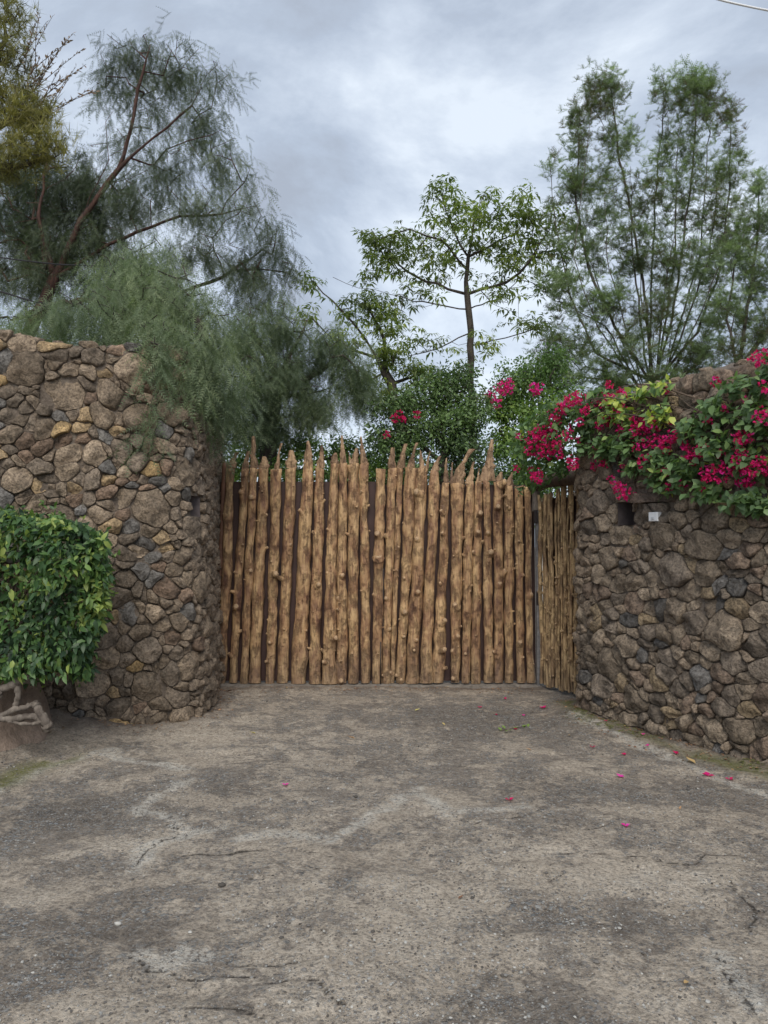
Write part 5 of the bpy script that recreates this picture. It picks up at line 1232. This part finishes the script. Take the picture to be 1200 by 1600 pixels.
cl_t = np.array([mnoise.noise(Vector(q * 4.0)) for q in pts]); tn = np.clip(.48 + cl_t * .6 + rng.normal(0, .2, k) + (rng.random(k) > .90) * .4, 0, 1)
dd_ = pts[:, 1] - .5 * scl; front = np.argsort(dd_ - scl * 6 + (proj(pts)[0] < -5) * 9); TV, TF = blade(.50, .10, .20)
idx = front[:290]; rest = front[290:]
mb = MB(); scatter(mb, TV, TF, Mx[rest], pts[rest], scl[rest], tn[rest]); obj('leaves', mb, L_hedge, he, tuple(pts.mean(0)), kind='stuff')
leaf_objs('leaf', he, TV, TF, Mx, pts, scl, tn, idx, L_hedge)
mb = MB()
for k_ in range(46):
    p0 = np.array([-3.15 + rng.normal(0, .12), Yb + .1 + rng.normal(0, .08), .45]); p1 = pts[rng.integers(0, k)]
    q = np.linspace(0, 1, 7); tube(mb, p0 + (p1 - p0) * q[:, None] + np.array([0, 0, .1]) * (4 * q * (1 - q))[:, None], np.linspace(.012, .003, 7), 4, cap=False)
for px, py, tx, ty in ((60, 815, 70, 782), (78, 825, 88, 785), (92, 828, 97, 800), (20, 812, 14, 783), (120, 835, 132, 806), (150, 850, 168, 826), (160, 880, 186, 868), (160, 930, 184, 925), (150, 980, 172, 990), (140, 1020, 160, 1035), (110, 1045, 122, 1074), (60, 1050, 66, 1078), (155, 905, 178, 895), (35, 815, 40, 790)):
    p0, p1 = P(px, py, Yb + .2), P(tx, ty, Yb + .25); q = np.linspace(0, 1, 5)
    tube(mb, p0 + (p1 - p0) * q[:, None], np.linspace(.004, .002, 5), 4, cap=False)
    m = 9; qq = rng.random(m); b2 = MB(); dv = norm(rng.normal(0, 1, (m, 3)) + np.array([0, -.3, .2]))
    scatter(b2, TV, TF, frames(dv, norm(rng.normal(0, 1, (m, 3)) + [0, -.5, .8])), p0 + (p1 - p0) * qq[:, None], rng.uniform(.035, .06, m), rng.uniform(.4, .95, m)); tag(obj('shoot', b2, L_hedge, he, tuple(p1)), kind='stuff')
obj('stems', mb, M_stem, he, (-3.15, Yb, .4), kind='stuff')

# stump with twisted roots under the hedge
Ys = 5.9
stp = thing('tree_stump', (-3.25, Ys, .1), 'old clay-brown stump with twisted grey roots beneath the hedge', 'stump')
mb = MB(); nS, nH = 36, 16; V = []
for i in range(nH):
    t = i / (nH - 1); z = .02 + .95 * t
    for q in range(nS):
        a = q * 2 * math.pi / nS; rr0 = .46 - .10 * t + .16 * (1 - t) ** 3
        nn = mnoise.noise(Vector((math.cos(a) * 1.6, math.sin(a) * 1.6, t * 2.2))) * .10 + mnoise.noise(Vector((math.cos(a) * 4, math.sin(a) * 4, t * 3))) * .05
        V.append([-3.22 + math.cos(a) * (rr0 + nn) * 1.12, Ys + .05 + math.sin(a) * (rr0 + nn) * .8, z])
i = np.arange(nH - 1)[:, None] * nS; j = np.arange(nS)[None]; kk = (j + 1) % nS
mb.add(V, np.stack([i + j, i + kk, i + nS + kk, i + nS + j], -1).reshape(-1, 4)); mb.f.append(np.array([[(nH - 1) * nS + q for q in range(nS)]])); mb.m.append(np.zeros(1, int))
obj('stump_body', mb, mat_plain('clay_brown', (.20, .152, .12), .95, .5, 5, 0, 1.0, .06), stp, (-3.32, Ys, 0))
def rt(px_pts, rads, Y0=5.38):
    mb = MB(); P3 = [P(a, b, Y0 + c) for a, b, c in px_pts]; P3 = np.array(P3); n_ = len(P3); t = np.linspace(0, n_ - 1, n_ * 5)
    Q = np.stack([np.interp(t, np.arange(n_), P3[:, c]) for c in range(3)], -1)
    for _ in range(2): Q[1:-1] = (Q[:-2] + Q[1:-1] * 2 + Q[2:]) / 4
    Q[1:-1] += rng.normal(0, .003, (len(Q) - 2, 3)); tube(mb, Q, np.interp(t, np.arange(n_), rads) * (1 + rng.normal(0, .08, len(Q))), 9); obj('root', mb, M_root, stp, tuple(Q[0]))
rt([(-30, 1085, 0), (0, 1077, 0), (22, 1070, -.02), (36, 1060, 0), (50, 1062, .06)], [.03, .028, .03, .04, .03])
rt([(25, 1070, -.01), (30, 1085, -.02), (26, 1100, 0), (24, 1110, .05)], [.03, .02, .022, .02])
rt([(-20, 1072, .0), (2, 1080, -.01), (0, 1092, .0)], [.02, .016, .012])
rt([(-30, 1118, .02), (0, 1123, 0), (22, 1124, -.02), (48, 1118, .0), (72, 1128, .04)], [.022, .022, .024, .022, .03])
rt([(12, 1126, -.02), (30, 1131, -.03), (55, 1131, -.01), (74, 1124, .03)], [.010, .012, .013, .02])
rt([(55, 1100, .05), (62, 1112, .02), (72, 1128, .02), (74, 1140, .05)], [.03, .028, .032, .04])
rt([(0, 1118, .0), (25, 1108, -.02), (45, 1104, .02), (58, 1098, .08)], [.018, .022, .018, .02])

# ------------------------------------------------------------------ cables
def cable(pix, Yv, rad, label):
    P3 = np.array([P(a, b, Yv + (c[0] if c else 0)) for a, b, *c in pix]); t = np.linspace(0, len(P3) - 1, 24)
    Q = np.stack([np.interp(t, np.arange(len(P3)), P3[:, c]) for c in range(3)], -1); Q[:, 2] -= .03 * np.sin(np.linspace(0, math.pi, 24))
    mb = MB(); tube(mb, Q, rad, 6); tag(obj('cable', mb, M_rubber, None, tuple(Q[0])), label, 'cable')
cable([(-400, 372), (0, 399), (90, 410), (168, 416)], 9.4, .009, 'black overhead cable running into the weeping trees above the curved wall')
cable([(-400, 440), (0, 452), (60, 470), (130, 478)], 9.6, .012, 'lower black cable half hidden in the foliage above the curved wall')
cable([(1000, -36), (1130, -2), (1200, 13), (1500, 80)], 9.0, .013, 'thin pale overhead cable crossing the top right corner of the sky')
bpy.data.objects['cable.002'].data.materials[0] = M_white

# ------------------------------------------------------------------ litter on the ground
def lie(px, py): 
    g = G(px, py); z = ground_z(g[0], g[1]); return np.array([g[0], g[1], z])
def petal(px, py, s, tone, label, group='fallen bougainvillea flowers on the drive', nb=3):
    c = lie(px, py); mb = MB(); TV, TF = blade4(.85, .18, -.10)
    for q in range(nb):
        a = q * 2.1 + rng.uniform(0, 1.5); d = norm(np.array([[math.cos(a), math.sin(a), rng.uniform(.1, .5)]])); M = frames(d, np.array([[0, 0, 1.]]))[0]
        mb.add(TV @ M.T * s + c + np.array([0, 0, .004]), TF, 0, tone + rng.uniform(-.1, .1))
    tag(obj('fallen_flower', mb, L_bract, None, tuple(c), smooth=False), label, 'flower', group)
PET = [(750, 1106, .028, .5, 'small crimson flower on the drive, nearest below the middle of the right gate leaf'), (790, 1091, .03, .5, 'crimson flower closest to the threshold of the log gate'),
       (776, 1116, .022, .3, 'small dark red flower just above the green sprig on the drive'), (818, 1117, .022, .85, 'faint pink flower just right above the green sprig'),
       (849, 1105, .042, .6, 'bright magenta flower on the drive before the metal post'), (806, 1139, .024, .3, 'red petal lying against the green leafy sprig'),
       (926, 1170, .03, .4, 'crimson flower on bare drive, nearer the gate of the two beside the pale strip'), (976, 1182, .03, .4, 'crimson flower on bare drive, second along the pale strip from the side gate'),
       (969, 1215, .034, .95, 'pale pink faded flower on the grey grit'), (1057, 1181, .036, .3, 'dark crimson flower beside the mossy patch, touching the tan leaf area'),
       (1011, 1170, .026, .9, 'pink petal on the pale cement strip along the right wall'), (1005, 1152, .022, .85, 'tiny pink petal at the foot of the right wall'),
       (947, 1132, .022, .4, 'tiny red petal on the strip near the side gate end of the wall'), (1166, 1186, .036, .5, 'crimson flower tucked against the wall foot near the right edge'),
       (1106, 1214, .048, .6, 'largest clump of magenta bracts on the drive below the moss'), (1140, 1220, .032, .45, 'dark magenta flower right of the largest bract clump'),
       (796, 1250, .034, .35, 'lone deep crimson flower in the middle of the drive'), (977, 1295, .03, .9, 'lone magenta pink flower on the grit well out from the right wall'),
       (446, 1226, .028, .92, 'salmon red flower alone on the left half of the drive')]
for p in PET: petal(*p, nb=4 if p[2] > .04 else 3)
def dry(px, py, s, tone, label, w=.42, mat=None, cat='leaf', group='fallen dry leaves on the drive'):
    c = lie(px, py); mb = MB(); TV, TF = blade(w, .16, -.14); a = rng.uniform(0, 6.28); d = np.array([[math.cos(a), math.sin(a), .12]])
    M = frames(d, norm(np.array([[rng.normal(0, .15), rng.normal(0, .15), 1.]])))[0]; mb.add(TV @ M.T * s + c + np.array([0, 0, .006]), TF, 0, tone)
    tag(obj('fallen_leaf', mb, mat or L_dry, None, tuple(c)), label, cat, group)
DRY = [(1087, 1195, .095, .62, 'large tan dry leaf beside the mossy strip'), (648, 1111, .06, .97, 'small yellow leaf on the drive before the right gate leaf'), (555, 1155, .075, .5, 'orange tan dry leaf alone in the middle before the gate'),
       (400, 1148, .06, .9, 'pale yellow leaf near the foot of the curved wall'), (1075, 1537, .045, .6, 'tan curled leaf near the bottom right of the drive'), (830, 1175, .05, .5, 'faded brown leaf below the green sprig'),
       (887, 1150, .05, .55, 'light brown leaf between sprig and side wall'), (695, 1134, .05, .75, 'straw coloured leaf below the yellow leaf'), (716, 1403, .035, .1, 'dark brown twig-like leaf in the middle foreground'),
       (355, 1082, .09, .05, 'dark brown leaf in the corner between wall and gate'), (1062, 1268, .04, .5, 'small brown leaf on grey grit right of the pink flower'), (758, 1146, .05, .08, 'very dark leaf lying left of the green sprig'), (404, 1088, .05, .15, 'reddish brown leaf just in front of the left gate leaf')]
for p in DRY: dry(*p)
mb = MB(); TVb, TFb = blade4(.5, .15, -.1)
def foot_litter(wall, n, u0, u1, lo, hi, y_gate=None):
    u = rng.uniform(u0, u1, n); dd = lo + (hi - lo) * rng.random(n) ** 2.2
    return np.array([wall.at(a, 0, b) for a, b in zip(u, dd)])
q = np.concatenate([foot_litter(LW, 330, .6, 4.4, .05, .40), foot_litter(RW, 420, .8, 4.2, .04, .45), np.stack([rng.uniform(-1.85, 1.7, 260), 8.33 - .25 * rng.random(260) ** 2, np.zeros(260)], -1)])
q[:, 2] = [ground_z(a, b) + .004 for a, b in q[:, :2]]
a = rng.uniform(0, 6.28, len(q)); dv = np.stack([np.cos(a), np.sin(a), rng.normal(.05, .15, len(q))], -1)
scatter(mb, TVb, TFb, frames(dv, np.tile([0, 0, 1.], (len(q), 1)) + rng.normal(0, .3, (len(q), 3))), q, rng.uniform(.010, .032, len(q)), rng.beta(1, 2.2, len(q)) * .8)
tag(obj('leaf_litter', mb, L_dry, kind='stuff'), 'thin line of small dry leaf scraps along the wall and gate feet', 'litter')
mb = MB(); V, Fc = leafball(400, 10, .5, .5, .5); n = 420
u = rng.uniform(.9, 3.9, n); dd = .04 + .22 * rng.random(n) ** 1.6; q = np.array([RW.at(a_, 0, b_) for a_, b_ in zip(u, dd)]); kp = vnoise(u * 2.3, u * 0, 9) > .35; q = q[kp]; n = len(q)
q[:, 2] = [ground_z(a_, b_) for a_, b_ in q[:, :2]]; a = rng.uniform(0, 6.28, n); dv = np.stack([np.cos(a), np.sin(a), 0 * a], -1)
scatter(mb, V * np.array([1, 1, .35]), Fc, frames(dv, np.tile([0, 0, 1.], (n, 1))), q, rng.uniform(.018, .050, n), rng.uniform(.3, 1, n))
tag(obj('moss', mb, mat_leaf('moss_green', [(0, (.05, .055, .018)), (1, (.16, .18, .04))], .9, .1), kind='stuff'), 'low cushions of green moss along the foot of the right wall', 'moss')
sp = thing('green_sprig', tuple(lie(800, 1137)), 'fallen sprig of fresh green leaves on the drive before the gate', 'sprig')
for px, py in ((783, 1141), (789, 1138), (796, 1140), (801, 1138), (815, 1136), (820, 1134), (825, 1136), (790, 1142)):
    c = lie(px, py); mb = MB(); TV, TF = blade(.6, .2, -.1); a = rng.uniform(0, 6.28); M = frames(np.array([[math.cos(a), math.sin(a), .25]]), np.array([[0, 0, 1.]]))[0]
    mb.add(TV @ M.T * .055 + c + np.array([0, 0, .006]), TF, 0, .75); obj('leaf', mb, L_bright, sp, tuple(c))
mb = MB(); tube(mb, [lie(783, 1141) + [0, 0, .01], lie(800, 1139) + [0, 0, .014], lie(822, 1135) + [0, 0, .01]], .003, 4); obj('twig', mb, M_stem, sp, tuple(lie(783, 1141)))
for k_, (px, py, s, lab) in enumerate(((556, 1244, .020, 'small dark stone in the middle of the drive'), (347, 1382, .022, 'dark lump of stone on pale cement, left foreground'), (297, 1457, .013, 'whitish rounded stone in the left foreground'), (185, 1440, .018, 'pale flat stone near the left side of the foreground'))):
    c = lie(px, py); V, Fc = stone_template(90 + k_); mb = MB(); mb.add(V * s + c + np.array([0, 0, s * .25]), Fc, 0, .0 if k_ < 2 else 1.0); tag(obj('pebble', mb, M_grit, None, tuple(c)), lab, 'stone')
print('TRIS', sum(sum(len(p.vertices) - 2 for p in m.polygons) if len(m.polygons) < 2000 else len(m.loops) - 2 * len(m.polygons) for m in bpy.data.meshes), 'OBJ', len(bpy.data.objects))
